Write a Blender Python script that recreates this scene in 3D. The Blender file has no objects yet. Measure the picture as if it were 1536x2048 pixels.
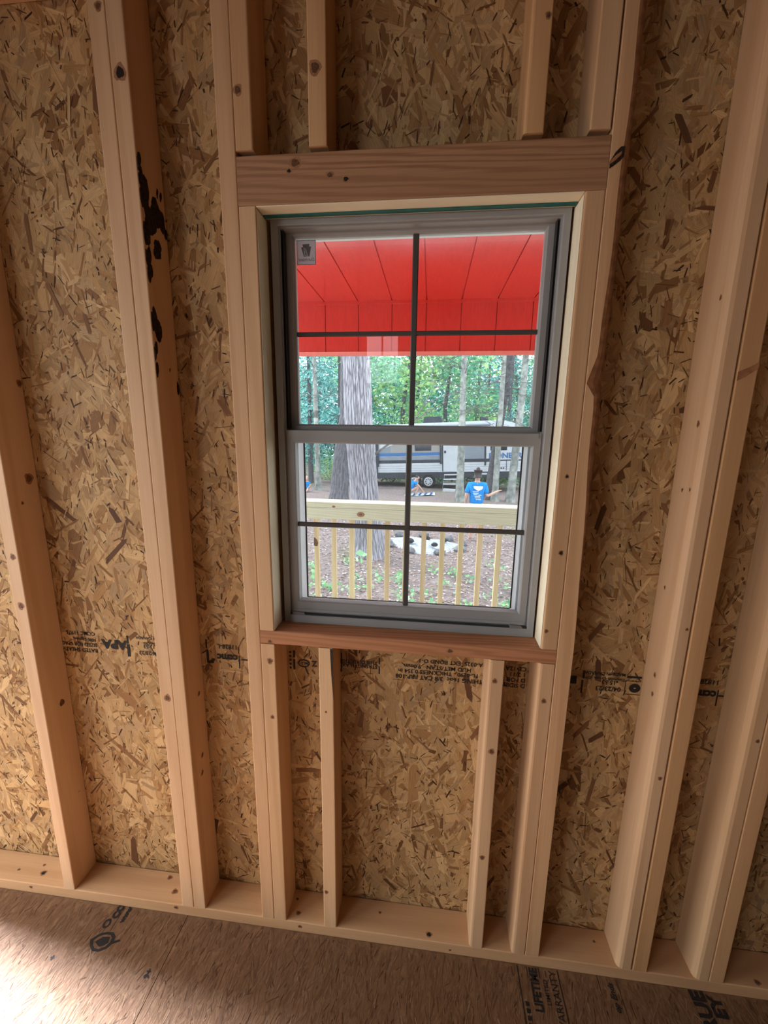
import bpy, bmesh, math, random
import numpy as np
from mathutils import Matrix, Vector, noise as mnoise

random.seed(7); rng = np.random.default_rng(11)
PI = math.pi
scene = bpy.context.scene
col = scene.collection

# ------------------------------------------------------------------ camera
cam_d = bpy.data.cameras.new('camera'); cam = bpy.data.objects.new('camera', cam_d); col.objects.link(cam)
scene.camera = cam
cam_d.sensor_fit = 'HORIZONTAL'; cam_d.sensor_width = 36.0
cam_d.lens = 36.0 * 825.66638 / 1536.0
cam_d.clip_start = 0.02; cam_d.clip_end = 300
_yaw, _pitch, _roll = -0.10837705, -0.20045789, 0.01347658
_f = Vector((math.sin(_yaw)*math.cos(_pitch), math.cos(_yaw)*math.cos(_pitch), math.sin(_pitch)))
_r = Vector((math.cos(_yaw), -math.sin(_yaw), 0)); _u = _r.cross(_f)
_R = _r*math.cos(_roll) + _u*math.sin(_roll); _U = -_r*math.sin(_roll) + _u*math.cos(_roll)
cam.matrix_world = Matrix(((_R.x, _U.x, -_f.x, 0.08073834), (_R.y, _U.y, -_f.y, -0.94276859), (_R.z, _U.z, -_f.z, 1.50358522), (0, 0, 0, 1)))

# ------------------------------------------------------------------ world, sun, daylight, exposure
world = bpy.data.worlds.new('overcast_sky'); scene.world = world; world.use_nodes = True
wn = world.node_tree; wn.nodes.clear()
wo = wn.nodes.new('ShaderNodeOutputWorld'); wb = wn.nodes.new('ShaderNodeBackground')
wb.inputs['Color'].default_value = (0.95, 0.975, 1.0, 1); wb.inputs['Strength'].default_value = 4.8
wn.links.new(wb.outputs[0], wo.inputs[0])
sun_d = bpy.data.lights.new('sun', 'SUN'); sun_d.energy = 5.0; sun_d.angle = math.radians(11); sun_d.color = (1.0, 0.95, 0.9)
sun = bpy.data.objects.new('sun', sun_d); col.objects.link(sun)
sun.rotation_euler = Vector((1.0, -0.62, -0.95)).to_track_quat('-Z', 'Y').to_euler()
def area(name, loc, aim, sx, sy, power, color, spread=180):
    d = bpy.data.lights.new(name, 'AREA'); d.shape = 'RECTANGLE'; d.size = sx; d.size_y = sy; d.energy = power; d.color = color
    d.spread = math.radians(spread)
    o = bpy.data.objects.new(name, d); col.objects.link(o); o.location = loc
    o.rotation_euler = (Vector(aim) - Vector(loc)).to_track_quat('-Z', 'Y').to_euler()
    return o
# daylight coming in at the open doorway on the left and at an added opening in the left wall behind the camera; then an added beam lamp
area('doorway_portal', (-1.62, -0.63, 1.02), (0.6, -0.63, 1.02), 1.24, 2.05, 1, (1, 1, 1)).data.cycles.is_portal = True
area('left_opening_portal', (-1.62, -2.35, 1.35), (0.4, -2.35, 1.35), 1.40, 1.70, 1, (1, 1, 1)).data.cycles.is_portal = True  # portal of an unseen opening, added to let in more sky light
area('doorway_beam_lamp', (-4.3, 0.48, 3.05), (-0.95, -0.62, 0.0), 0.45, 0.45, 110, (0.74, 0.83, 1.0), 26)  # added lamp outside the doorway, standing in for a sunbeam on the floor
scene.view_settings.view_transform = 'Standard'; scene.view_settings.look = 'None'
scene.view_settings.gamma = 1.0; scene.view_settings.exposure = 0.0
scene.view_settings.use_curve_mapping = False

# ------------------------------------------------------------------ helpers
def tag(o, label=None, cat=None, group=None, kind=None):
    if label: o['label'] = label
    if cat: o['category'] = cat
    if group: o['group'] = group
    if kind: o['kind'] = kind
    return o
def empty(name, loc=(0, 0, 0), rot=(0, 0, 0), parent=None):
    o = bpy.data.objects.new(name, None); col.objects.link(o); o.location = loc; o.rotation_euler = rot; o.empty_display_size = 0.1
    if parent: o.parent = parent
    return o
def link(name, me, mat=None, parent=None, loc=None, rot=None):
    o = bpy.data.objects.new(name, me); col.objects.link(o)
    if mat and not me.materials: me.materials.append(mat)
    if parent: o.parent = parent
    if loc is not None: o.location = loc
    if rot is not None: o.rotation_euler = rot
    return o
def wparent(o, p):                       # parent, keep world place (parents here sit unrotated)
    o.parent = p; o.location = Vector(o.location) - Vector(p.location); return o
class MB:
    def __init__(s): s.v = []; s.f = []
    def add(s, vs, fs):
        b = len(s.v); s.v += [tuple(v) for v in vs]; s.f += [tuple(b+i for i in f) for f in fs]; return s
    def box(s, x0, x1, y0, y1, z0, z1):
        return s.add([(x0,y0,z0),(x1,y0,z0),(x1,y1,z0),(x0,y1,z0),(x0,y0,z1),(x1,y0,z1),(x1,y1,z1),(x0,y1,z1)],
                     [(0,3,2,1),(4,5,6,7),(0,1,5,4),(1,2,6,5),(2,3,7,6),(3,0,4,7)])
    def prism(s, pts, axis, a, b):       # pts 2-D, extruded along axis from a to b
        n = len(pts)
        def P(p, t):
            return {'x': (t, p[0], p[1]), 'y': (p[0], t, p[1]), 'z': (p[0], p[1], t)}[axis]
        vs = [P(p, a) for p in pts] + [P(p, b) for p in pts]
        fs = [tuple(range(n))[::-1], tuple(range(n, 2*n))] + [(i, (i+1) % n, n+(i+1) % n, n+i) for i in range(n)]
        return s.add(vs, fs)
    def cyl(s, p0, p1, r0, r1=None, n=10, cap=True):
        r1 = r0 if r1 is None else r1
        p0 = Vector(p0); p1 = Vector(p1); d = (p1-p0).normalized()
        a = d.orthogonal().normalized(); b = d.cross(a); vs = []
        for p, r in ((p0, r0), (p1, r1)):
            for i in range(n):
                t = 2*PI*i/n; vs.append(p + (a*math.cos(t)+b*math.sin(t))*r)
        fs = [(i, (i+1) % n, n+(i+1) % n, n+i) for i in range(n)]
        if cap: fs += [tuple(range(n))[::-1], tuple(range(n, 2*n))]
        return s.add(vs, fs)
    def tube(s, pts, rs, n=8):
        for i in range(len(pts)-1): s.cyl(pts[i], pts[i+1], rs[i], rs[i+1], n, True)
        return s
    def mesh(s, name, smooth=False):
        me = bpy.data.meshes.new(name); me.from_pydata(s.v, [], s.f)
        bm = bmesh.new(); bm.from_mesh(me); bmesh.ops.recalc_face_normals(bm, faces=bm.faces); bm.to_mesh(me); bm.free()
        if smooth:
            for p in me.polygons: p.use_smooth = True
        me.update(); return me
    def build(s, name, mat, parent=None, smooth=False, loc=None, rot=None):
        return link(name, s.mesh(name, smooth), mat, parent, loc, rot)

# ------------------------------------------------------------------ materials
def newmat(name, rough=0.6, spec=0.3):
    m = bpy.data.materials.new(name); m.use_nodes = True
    b = m.node_tree.nodes['Principled BSDF']; b.inputs['Roughness'].default_value = rough
    b.inputs['Specular IOR Level'].default_value = spec
    return m, m.node_tree, b
def N(nt, t, **kw):
    n = nt.nodes.new(t)
    for k, v in kw.items():
        if k in n.inputs: n.inputs[k].default_value = v
        else: setattr(n, k, v)
    return n
def ramp(nt, fac, stops):
    r = nt.nodes.new('ShaderNodeValToRGB'); e = r.color_ramp.elements
    while len(e) < len(stops): e.new(0.5)
    for i, (p, c) in enumerate(stops): e[i].position = p; e[i].color = (*c, 1)
    nt.links.new(fac, r.inputs[0]); return r.outputs[0]
def mapped(nt, src, scale, loc=None):
    mp = nt.nodes.new('ShaderNodeMapping'); mp.inputs['Scale'].default_value = scale
    nt.links.new(src, mp.inputs['Vector'])
    if loc is not None: nt.links.new(loc, mp.inputs['Location'])
    return mp.outputs[0]
def mixc(nt, a, b, fac, mode='MIX'):
    m = nt.nodes.new('ShaderNodeMix'); m.data_type = 'RGBA'; m.blend_type = mode
    for sock, v in ((m.inputs[0], fac), (m.inputs[6], a), (m.inputs[7], b)):
        if hasattr(v, 'links'): nt.links.new(v, sock)
        elif isinstance(v, (int, float)): sock.default_value = v
        else: sock.default_value = (*v, 1)
    return m.outputs[2]
def plain(name, c, rough=0.6, spec=0.3, var=0.12, scale=30, metal=0.0, bump=0.0):
    m, nt, b = newmat(name, rough, spec)
    tc = nt.nodes.new('ShaderNodeTexCoord'); nz = N(nt, 'ShaderNodeTexNoise', Scale=scale, Detail=4.0)
    nt.links.new(tc.outputs['Object'], nz.inputs['Vector'])
    c0 = tuple(max(0, x*(1-var)) for x in c); c1 = tuple(min(1, x*(1+var)) for x in c)
    nt.links.new(ramp(nt, nz.outputs[0], [(0.3, c0), (0.7, c1)]), b.inputs['Base Color'])
    b.inputs['Metallic'].default_value = metal
    if bump:
        bp = N(nt, 'ShaderNodeBump', Strength=bump, Distance=0.004); nt.links.new(nz.outputs[0], bp.inputs['Height']); nt.links.new(bp.outputs[0], b.inputs['Normal'])
    return m
def wood(name, light, dark, rings=0.5, fine=0.35, rough=0.62, ring_scale=9.0, bump=0.25, lx=(1, 1, 0.045)):
    # sawn timber, long grain along local Z; each board shifted by its own random number and tinted by its object colour
    m, nt, b = newmat(name, rough, 0.25)
    tc = nt.nodes.new('ShaderNodeTexCoord'); oi = nt.nodes.new('ShaderNodeObjectInfo')
    sh = nt.nodes.new('ShaderNodeVectorMath'); sh.operation = 'SCALE'; sh.inputs[0].default_value = (3.1, 7.7, 19.3)
    nt.links.new(oi.outputs['Random'], sh.inputs['Scale'])
    v = mapped(nt, tc.outputs['Object'], lx, sh.outputs[0])
    warp = N(nt, 'ShaderNodeTexNoise', Scale=6.0, Detail=2.0); nt.links.new(v, warp.inputs['Vector'])
    wv = N(nt, 'ShaderNodeTexWave', Scale=ring_scale, Distortion=7.0, Detail=2.5); wv.inputs['Detail Scale'].default_value = 1.2
    wv.wave_type = 'BANDS'; wv.bands_direction = 'DIAGONAL'
    nt.links.new(v, wv.inputs['Vector'])
    fv = mapped(nt, tc.outputs['Object'], (1, 1, 0.02), sh.outputs[0])
    fn = N(nt, 'ShaderNodeTexNoise', Scale=420.0, Detail=3.0); nt.links.new(fv, fn.inputs['Vector'])
    lg = N(nt, 'ShaderNodeTexNoise', Scale=9.0, Detail=3.0); nt.links.new(v, lg.inputs['Vector'])
    c1 = mixc(nt, light, dark, ramp(nt, wv.outputs[0], [(0.35, (0, 0, 0)), (0.95, (rings, rings, rings))]))
    c2 = mixc(nt, c1, dark, ramp(nt, fn.outputs[0], [(0.45, (0, 0, 0)), (0.8, (fine, fine, fine))]))
    c3 = mixc(nt, c2, tuple(0.75*a+0.25*x for a, x in zip(light, dark)), ramp(nt, lg.outputs[0], [(0.4, (0, 0, 0)), (0.7, (0.55, 0.55, 0.55))]))
    c4 = mixc(nt, c3, oi.outputs['Color'], 1.0, 'MULTIPLY')
    nt.links.new(c4, b.inputs['Base Color'])
    bp = N(nt, 'ShaderNodeBump', Strength=bump, Distance=0.0006); nt.links.new(fn.outputs[0], bp.inputs['Height']); nt.links.new(bp.outputs[0], b.inputs['Normal'])
    return m
def attrmat(name, rough=0.65, spec=0.2, grain=(3, 160), amt=0.35, trans=0.0, bump=0.0):
    m, nt, b = newmat(name, rough, spec)
    at = nt.nodes.new('ShaderNodeAttribute'); at.attribute_name = 'col'
    if grain:
        uv = nt.nodes.new('ShaderNodeUVMap'); v = mapped(nt, uv.outputs[0], (grain[0], grain[1], 1))
        nz = N(nt, 'ShaderNodeTexNoise', Scale=1.0, Detail=3.0); nt.links.new(v, nz.inputs['Vector'])
        g = ramp(nt, nz.outputs[0], [(0.25, (1-amt,)*3), (0.75, (1+amt*0.6,)*3)])
        c = mixc(nt, at.outputs['Color'], g, 1.0, 'MULTIPLY'); nt.links.new(c, b.inputs['Base Color'])
        if bump:
            bp = N(nt, 'ShaderNodeBump', Strength=bump, Distance=0.0005); nt.links.new(nz.outputs[0], bp.inputs['Height']); nt.links.new(bp.outputs[0], b.inputs['Normal'])
    else: nt.links.new(at.outputs['Color'], b.inputs['Base Color'])
    if trans:
        tr = nt.nodes.new('ShaderNodeBsdfTranslucent'); nt.links.new(at.outputs['Color'], tr.inputs[0])
        mx = nt.nodes.new('ShaderNodeMixShader'); mx.inputs[0].default_value = trans
        nt.links.new(b.outputs[0], mx.inputs[1]); nt.links.new(tr.outputs[0], mx.inputs[2])
        nt.links.new(mx.outputs[0], nt.nodes['Material Output'].inputs[0])
    return m
M = {}
M['pine'] = wood('pine_stud_wood', (0.65, 0.44, 0.265), (0.43, 0.24, 0.115), rings=0.30, fine=0.30)
M['fir'] = wood('fir_header_wood', (0.43, 0.235, 0.125), (0.23, 0.105, 0.048), rings=0.6, fine=0.40, ring_scale=46.0)
M['pine_daylit'] = wood('daylit_pine_liner', (0.86, 0.78, 0.58), (0.70, 0.56, 0.36), rings=0.3, fine=0.2)  # pale tone stands in for window light on the opening's inner faces
M['rail'] = wood('treated_rail_wood', (0.656, 0.656, 0.496), (0.464, 0.432, 0.272), rings=0.5, fine=0.25, ring_scale=40.0)
M['baluster'] = wood('baluster_wood', (0.624, 0.528, 0.32), (0.44, 0.32, 0.152), rings=0.45, fine=0.2)
M['osb_base'] = plain('board_core', (0.33, 0.19, 0.09), 0.75, 0.15, 0.3, 60)
M['strand'] = attrmat('wood_strands', 0.62, 0.22, (2.5, 55), 0.30, bump=0.2)
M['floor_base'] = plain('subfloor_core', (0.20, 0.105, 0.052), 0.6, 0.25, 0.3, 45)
M['ink'] = plain('black_stamp_ink', (0.022, 0.019, 0.018), 0.6, 0.2, 0.4, 300)
M['knot'] = plain('dark_knot_wood', (0.13, 0.058, 0.026), 0.55, 0.3, 0.5, 260)
M['knot_ring'] = plain('knot_halo_wood', (0.33, 0.165, 0.08), 0.6, 0.25, 0.3, 260)
M['black_knot'] = plain('black_knot_wood', (0.022, 0.014, 0.011), 0.5, 0.3, 0.5, 260)
M['bark_wane'] = plain('bark_on_stud_edge', (0.035, 0.021, 0.016), 0.85, 0.1, 0.6, 160, bump=0.8)
M['wane'] = plain('waney_reddish_edge', (0.34, 0.155, 0.07), 0.7, 0.2, 0.3, 60, bump=0.3)
M['vinyl'] = plain('grey_vinyl_frame', (0.31, 0.31, 0.305), 0.42, 0.4, 0.03, 12)
M['vinyl_dark'] = plain('dark_weatherstrip', (0.035, 0.033, 0.033), 0.7, 0.2, 0.1, 30)
M['muntin'] = plain('dark_grey_muntin', (0.07, 0.066, 0.062), 0.45, 0.35, 0.05, 12)
M['teal'] = plain('teal_tape', (0.02, 0.13, 0.115), 0.5, 0.3, 0.2, 40)
M['sticker'] = plain('frosted_sticker', (0.72, 0.72, 0.75), 0.5, 0.2, 0.03, 40)
_nt = M['sticker'].node_tree; _tr = _nt.nodes.new('ShaderNodeBsdfTranslucent'); _tr.inputs[0].default_value = (0.85, 0.86, 0.9, 1); _mx = _nt.nodes.new('ShaderNodeMixShader'); _mx.inputs[0].default_value = 0.6
_nt.links.new(_nt.nodes['Principled BSDF'].outputs[0], _mx.inputs[1]); _nt.links.new(_tr.outputs[0], _mx.inputs[2]); _nt.links.new(_mx.outputs[0], _nt.nodes['Material Output'].inputs[0])
M['sticker_ink'] = plain('sticker_grey_ink', (0.13, 0.125, 0.12), 0.5, 0.2, 0.1, 40)
M['latch'] = plain('grey_latch_plastic', (0.20, 0.185, 0.175), 0.4, 0.4, 0.1, 40)
def red_mat():
    m, nt, b = newmat('red_painted_siding', 0.30, 0.9)
    tc = nt.nodes.new('ShaderNodeTexCoord')
    v = mapped(nt, tc.outputs['Object'], (6, 1, 1))
    nz = N(nt, 'ShaderNodeTexNoise', Scale=9.0, Detail=5.0, Distortion=1.2); nt.links.new(v, nz.inputs['Vector'])
    nt.links.new(ramp(nt, nz.outputs[0], [(0.3, (0.66, 0.026, 0.018)), (0.7, (0.76, 0.040, 0.024))]), b.inputs['Base Color'])
    bp = N(nt, 'ShaderNodeBump', Strength=0.25, Distance=0.002); nt.links.new(nz.outputs[0], bp.inputs['Height']); nt.links.new(bp.outputs[0], b.inputs['Normal'])
    b.inputs['Coat Weight'].default_value = 1.0; b.inputs['Coat IOR'].default_value = 1.5; b.inputs['Coat Roughness'].default_value = 0.12
    return m
M['red'] = red_mat()
def glass_mat():
    m = bpy.data.materials.new('window_glass'); m.use_nodes = True; nt = m.node_tree; nt.nodes.clear()
    o = nt.nodes.new('ShaderNodeOutputMaterial'); t = nt.nodes.new('ShaderNodeBsdfTransparent'); t.inputs[0].default_value = (0.86, 0.94, 0.97, 1)
    g = N(nt, 'ShaderNodeBsdfGlossy', Roughness=0.01); fr = N(nt, 'ShaderNodeFresnel', IOR=1.5)
    mx = nt.nodes.new('ShaderNodeMixShader'); nt.links.new(fr.outputs[0], mx.inputs[0]); nt.links.new(t.outputs[0], mx.inputs[1]); nt.links.new(g.outputs[0], mx.inputs[2])
    nt.links.new(mx.outputs[0], o.inputs[0]); return m
M['glass'] = glass_mat()
def screen_mat():
    m = bpy.data.materials.new('insect_screen_mesh'); m.use_nodes = True; nt = m.node_tree; nt.nodes.clear()
    o = nt.nodes.new('ShaderNodeOutputMaterial'); t = nt.nodes.new('ShaderNodeBsdfTransparent'); d = nt.nodes.new('ShaderNodeBsdfDiffuse'); d.inputs[0].default_value = (0.34, 0.36, 0.40, 1)
    tc = nt.nodes.new('ShaderNodeTexCoord'); sp_ = nt.nodes.new('ShaderNodeSeparateXYZ'); nt.links.new(tc.outputs['Object'], sp_.inputs[0]); outs = []
    for ax in (0, 2):
        mu = N(nt, 'ShaderNodeMath', operation='MULTIPLY'); mu.inputs[1].default_value = 1/0.0016; nt.links.new(sp_.outputs[ax], mu.inputs[0])
        fr = N(nt, 'ShaderNodeMath', operation='FRACT'); nt.links.new(mu.outputs[0], fr.inputs[0])
        lt = N(nt, 'ShaderNodeMath', operation='LESS_THAN'); lt.inputs[1].default_value = 0.13; nt.links.new(fr.outputs[0], lt.inputs[0]); outs.append(lt.outputs[0])
    mxm = N(nt, 'ShaderNodeMath', operation='MAXIMUM'); nt.links.new(outs[0], mxm.inputs[0]); nt.links.new(outs[1], mxm.inputs[1])
    mx = nt.nodes.new('ShaderNodeMixShader'); nt.links.new(mxm.outputs[0], mx.inputs[0]); nt.links.new(t.outputs[0], mx.inputs[1]); nt.links.new(d.outputs[0], mx.inputs[2]); nt.links.new(mx.outputs[0], o.inputs[0]); return m
M['screen'] = screen_mat()
M['vinyl_daylit'] = plain('daylit_vinyl_reveal', (0.60, 0.63, 0.66), 0.4, 0.4, 0.03, 12)  # paler, bluer copy of the frame vinyl; daylight put into the colour
M['siding_pale'] = plain('pale_siding', (0.42, 0.42, 0.41), 0.6, 0.3, 0.05, 10)
M['wall_plain'] = plain('plain_board_wall', (0.24, 0.155, 0.09), 0.7, 0.2, 0.35, 25)
M['leaf'] = attrmat('leaf_green', 0.5, 0.3, None, trans=0.5)
M['litter'] = attrmat('dry_leaf_litter', 0.8, 0.15, None)

# ------------------------------------------------------------------ framing numbers (metres; wall face at y=0, sheathing at y=D)
W = 0.0381; D = 0.0889; ZT = 2.4225
RO = (-0.3022, 0.3612, 0.9879, 1.9585)            # rough opening x0,x1,z0,z1

def add_colored(name, V, F, C, mat, parent, UV=None):
    me = bpy.data.meshes.new(name)
    nv, nf, k = len(V), len(F), F.shape[1]
    me.vertices.add(nv); me.vertices.foreach_set('co', np.asarray(V, dtype=np.float32).ravel())
    me.loops.add(nf*k); me.loops.foreach_set('vertex_index', F.astype(np.int32).ravel())
    me.polygons.add(nf); me.polygons.foreach_set('loop_start', np.arange(0, nf*k, k, dtype=np.int32))
    try: me.polygons.foreach_set('loop_total', np.full(nf, k, dtype=np.int32))
    except Exception: pass
    a = me.attributes.new('col', 'FLOAT_COLOR', 'POINT'); a.data.foreach_set('color', np.c_[C, np.ones(nv)].astype(np.float32).ravel())
    if UV is not None:
        uvl = me.uv_layers.new(name='UVMap'); uvl.data.foreach_set('uv', UV[F.ravel()].astype(np.float32).ravel())
    me.update(calc_edges=True); me.validate()
    return link(name, me, mat, parent)

def strands(n, box, length, width, angle, palette, weights, lift, rects_out=None, var=.18):
    # flakes of wood pressed into a board: irregular six-sided slivers, each at its own tiny height
    x0, x1, z0, z1 = box
    L = length(n); Wd = width(n); A = angle(n)
    cx = rng.uniform(x0, x1, n); cz = rng.uniform(z0, z1, n)
    t = np.array([[-.5, -.32], [-.38, .5], [.36, .5], [.5, .28], [.40, -.5], [-.40, -.5]])
    P = t[None] * np.stack([L, Wd], 1)[:, None, :] * (1 + rng.uniform(-.22, .22, (n, 6, 2)))
    bend = rng.uniform(-.25, .25, n)[:, None] * (P[:, :, 0]**2) / L[:, None]
    P[:, :, 1] += bend
    ca, sa = np.cos(A)[:, None], np.sin(A)[:, None]
    X = cx[:, None] + P[:, :, 0]*ca - P[:, :, 1]*sa; Z = cz[:, None] + P[:, :, 0]*sa + P[:, :, 1]*ca
    keep = (X.min(1) > x0) & (X.max(1) < x1) & (Z.min(1) > z0) & (Z.max(1) < z1)
    if rects_out:
        for (a, b, c, d) in rects_out: keep &= ~((X.max(1) > a) & (X.min(1) < b) & (Z.max(1) > c) & (Z.min(1) < d))
    idx = np.where(keep)[0]; m = len(idx)
    h = rng.uniform(lift[0], lift[1], m)
    hh = np.repeat(h[:, None], 6, 1) + rng.uniform(-1, 1, (m, 1))*0.00025*np.sign(t[:, 1])[None]
    pal = np.array(palette); ci = rng.choice(len(pal), m, p=weights)
    C = pal[ci] * rng.uniform(1-var, 1+var, (m, 1))
    C = np.repeat(C[:, None, :], 6, 1).reshape(-1, 3)
    UV = np.stack([P[idx][:, :, 0]*10 + rng.uniform(0, 50, m)[:, None], P[idx][:, :, 1]*10 + rng.uniform(0, 50, m)[:, None]], 2).reshape(-1, 2)
    F = np.arange(m*6).reshape(m, 6)
    return X[idx].ravel(), Z[idx].ravel(), hh.ravel(), C, UV, F

# ------------------------------------------------------------------ FRONT WALL: sheathing
wall = tag(empty('wall_front', (0, 0, 0)), 'open stud wall with strand board sheathing and a window', None, None, 'structure')
WX0, WX1, WZ1 = -1.658, 2.198, 3.149
mb = MB()
def ring_panel(mb, X0, X1, Z0, Z1, hole, y0, y1):
    a, b, c, d = hole
    mb.box(X0, a, y0, y1, Z0, Z1); mb.box(b, X1, y0, y1, Z0, Z1); mb.box(a, b, y0, y1, Z0, c); mb.box(a, b, y0, y1, d, Z1)
ring_panel(mb, WX0, WX1, -0.30, WZ1, RO, D+0.0012, 0.1000)
mb.build('sheathing_board', M['osb_base'], wall)
mb = MB(); ring_panel(mb, WX0, WX1, -0.30, WZ1+0.1, (-0.289, 0.352, 0.992, 1.953), 0.1002, 0.115)
mb.build('exterior_siding', M['siding_pale'], wall)
OSBP = [(0.51, 0.325, 0.150), (0.45, 0.275, 0.122), (0.37, 0.205, 0.082), (0.56, 0.375, 0.185), (0.28, 0.142, 0.054), (0.18, 0.082, 0.031), (0.43, 0.28, 0.145)]
parts = []
def pr_angle(n): return np.where(rng.random(n) < .62, rng.normal(PI/2, .55, n), rng.uniform(0, PI, n))
BX_ = (-1.45, 1.35, 0.02, 2.44)
parts.append(strands(15000, BX_, lambda n: np.clip(rng.lognormal(-2.55, .42, n), .025, .17), lambda n: np.clip(rng.lognormal(-3.95, .45, n), .006, .045),
             pr_angle, OSBP, [.34, .27, .12, .14, .05, .01, .07], (-0.0009, 0.0), [RO]))
parts.append(strands(9000, BX_, lambda n: np.clip(rng.lognormal(-3.3, .5, n), .010, .09), lambda n: np.clip(rng.lognormal(-5.2, .5, n), .0016, .012),
             pr_angle, OSBP, [.24, .18, .16, .16, .14, .06, .06], (-0.0002, 0.0003), [RO]))
parts.append(strands(7500, BX_, lambda n: np.clip(rng.lognormal(-4.3, .55, n), .004, .030), lambda n: np.clip(rng.lognormal(-6.2, .45, n), .0008, .0045),
             pr_angle, [(0.085, 0.04, 0.018), (0.045, 0.02, 0.01), (0.16, 0.075, 0.032)], [.4, .2, .4], (0.0003, 0.0005), [RO]))
parts.append(strands(150, BX_, lambda n: np.clip(rng.lognormal(-2.8, .35, n), .03, .11), lambda n: np.clip(rng.lognormal(-4.5, .35, n), .006, .022),
             pr_angle, [(0.12, 0.055, 0.024), (0.22, 0.105, 0.045)], [.35, .65], (0.0001, 0.0006), [RO]))
X = np.concatenate([p[0] for p in parts]); Z = np.concatenate([p[1] for p in parts]); Hh = np.concatenate([p[2] for p in parts])
C = np.concatenate([p[3] for p in parts]); UV = np.concatenate([p[4] for p in parts]); F = np.arange(len(X)).reshape(-1, 6)
V = np.stack([X, D - Hh, Z], 1)
add_colored('wood_strands', V, F, C, M['strand'], wall, UV)['kind'] = 'stuff'

# ------------------------------------------------------------------ lumber
def profile(w, d, r, n=3):
    # rounded rectangle, r = radii for (front-left, front-right, back-right, back-left); front is y=0
    pts = []
    for cx, cy, a0, rr in ((0, 0, PI, r[0]), (w, 0, 1.5*PI, r[1]), (w, d, 0, r[2]), (0, d, .5*PI, r[3])):
        sx = 1 if cx == 0 else -1; sy = 1 if cy == 0 else -1
        for i in range(n+1):
            t = a0 + (.5*PI)*i/n
            pts.append((cx + sx*rr + rr*math.cos(t), cy + sy*rr + rr*math.sin(t)))
    return pts
def lumber(name, x, z0, z1, r=None, tint=(1, 1, 1), mat='pine', w=W, d=D, y=0.0, lean=0.0, label=None):
    r = r or (0.0028,)*4
    mb = MB(); pts = profile(w, d, r); L = z1-z0; n = len(pts)
    ns = max(2, int(L/0.35)); vs = []; fs = []
    ph = random.uniform(0, 6)
    for k in range(ns+1):
        t = k/ns; ox = 0.0006*math.sin(3*t+ph) if 0 < k < ns else 0
        vs += [(p[0]+ox+lean*t, p[1], L*t) for p in pts]
    for k in range(ns): fs += [(k*n+i, k*n+(i+1) % n, (k+1)*n+(i+1) % n, (k+1)*n+i) for i in range(n)]
    fs += [tuple(range(n))[::-1], tuple(range(ns*n, ns*n+n))]
    mb.add(vs, fs); o = mb.build(name, M[mat], wall, loc=(x, y, z0)); o.color = (*tint, 1)
    if label: o['label'] = label
    return o
def hlumber(name, x0, x1, z, h, d=D, r=0.0028, tint=(1, 1, 1), mat='pine', y=0.0, label=None):
    # horizontal piece: built along local Z, then laid along +x
    pts = profile(h, d, (r,)*4); mb = MB(); mb.prism([(p[0], p[1]) for p in pts], 'z', 0, x1-x0)
    o = mb.build(name, M[mat], wall, loc=(x0, y, z)); o.color = (*tint, 1)
    # local z -> world x, local x -> world z, local y -> world y
    o.rotation_euler = Matrix(((0, 0, 1), (0, -1, 0), (1, 0, 0))).to_euler(); o.location = (x0, y+d, z)
    if label: o['label'] = label
    return o
P0 = W
big = (0.0085, 0.0028, 0.0028, 0.0028)
S = {}
S['S1'] = lumber('stud', -1.0414, P0, ZT, tint=(1.05, 1.03, 1.04))
S['P1a'] = lumber('stud', -0.6372, P0, ZT, tint=(1.02, 0.98, 0.95))
S['P1b'] = lumber('stud', -0.5987, P0, ZT, tint=(0.98, 0.93, 0.89))
S['K1'] = lumber('king_stud', -0.3787, P0, ZT, tint=(0.95, 0.87, 0.80))
S['JL'] = lumber('jack_stud', -0.3403, RO[2]+0.0006, RO[3]-0.0006, tint=(0.98, 0.92, 0.85))
S['C1'] = lumber('cripple_stud', -0.3403, P0, 0.9503, tint=(0.98, 0.91, 0.83))
S['C2'] = lumber('cripple_stud', -0.1862, P0, 0.9503, tint=(1.05, 1.02, 0.97))
S['C3'] = lumber('cripple_stud', 0.2424, P0, 0.9503, r=big, tint=(0.98, 0.94, 0.90))
S['C4'] = lumber('cripple_stud', 0.3609, P0, 0.9503, r=big, tint=(0.95, 0.87, 0.80))
S['T1'] = lumber('cripple_stud', -0.3403, 2.0605, ZT, tint=(0.98, 0.88, 0.76), r=(0.0028, 0.004, 0.0028, 0.0028))
S['T2'] = lumber('cripple_stud', -0.1853, 2.0605, ZT, tint=(0.98, 0.86, 0.72))
S['T3'] = lumber('cripple_stud', 0.2368, 2.0605, ZT, r=(0.006, 0.003, 0.003, 0.003), tint=(1.0, 0.86, 0.68), mat='pine')
S['T4'] = lumber('cripple_stud', 0.3590, 2.0605, ZT, tint=(1.0, 0.94, 0.87))
S['JR'] = lumber('jack_stud', 0.3612, RO[2]+0.0006, RO[3]-0.0006, r=(0.005, 0.0028, 0.0028, 0.0028), tint=(0.93, 0.86, 0.78))
S['R1'] = lumber('stud', 0.6476, P0, ZT, r=(0.014, 0.003, 0.003, 0.003), tint=(1.02, 0.97, 0.93))
S['R2'] = lumber('stud', 0.6893, P0, ZT, tint=(0.90, 0.76, 0.60))
S['R3'] = lumber('stud', 0.8474, P0, ZT, r=(0.014, 0.003, 0.003, 0.003), tint=(0.96, 0.90, 0.82))
S['R4'] = lumber('stud', 0.8860, P0, ZT, tint=(0.92, 0.80, 0.66))
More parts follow.
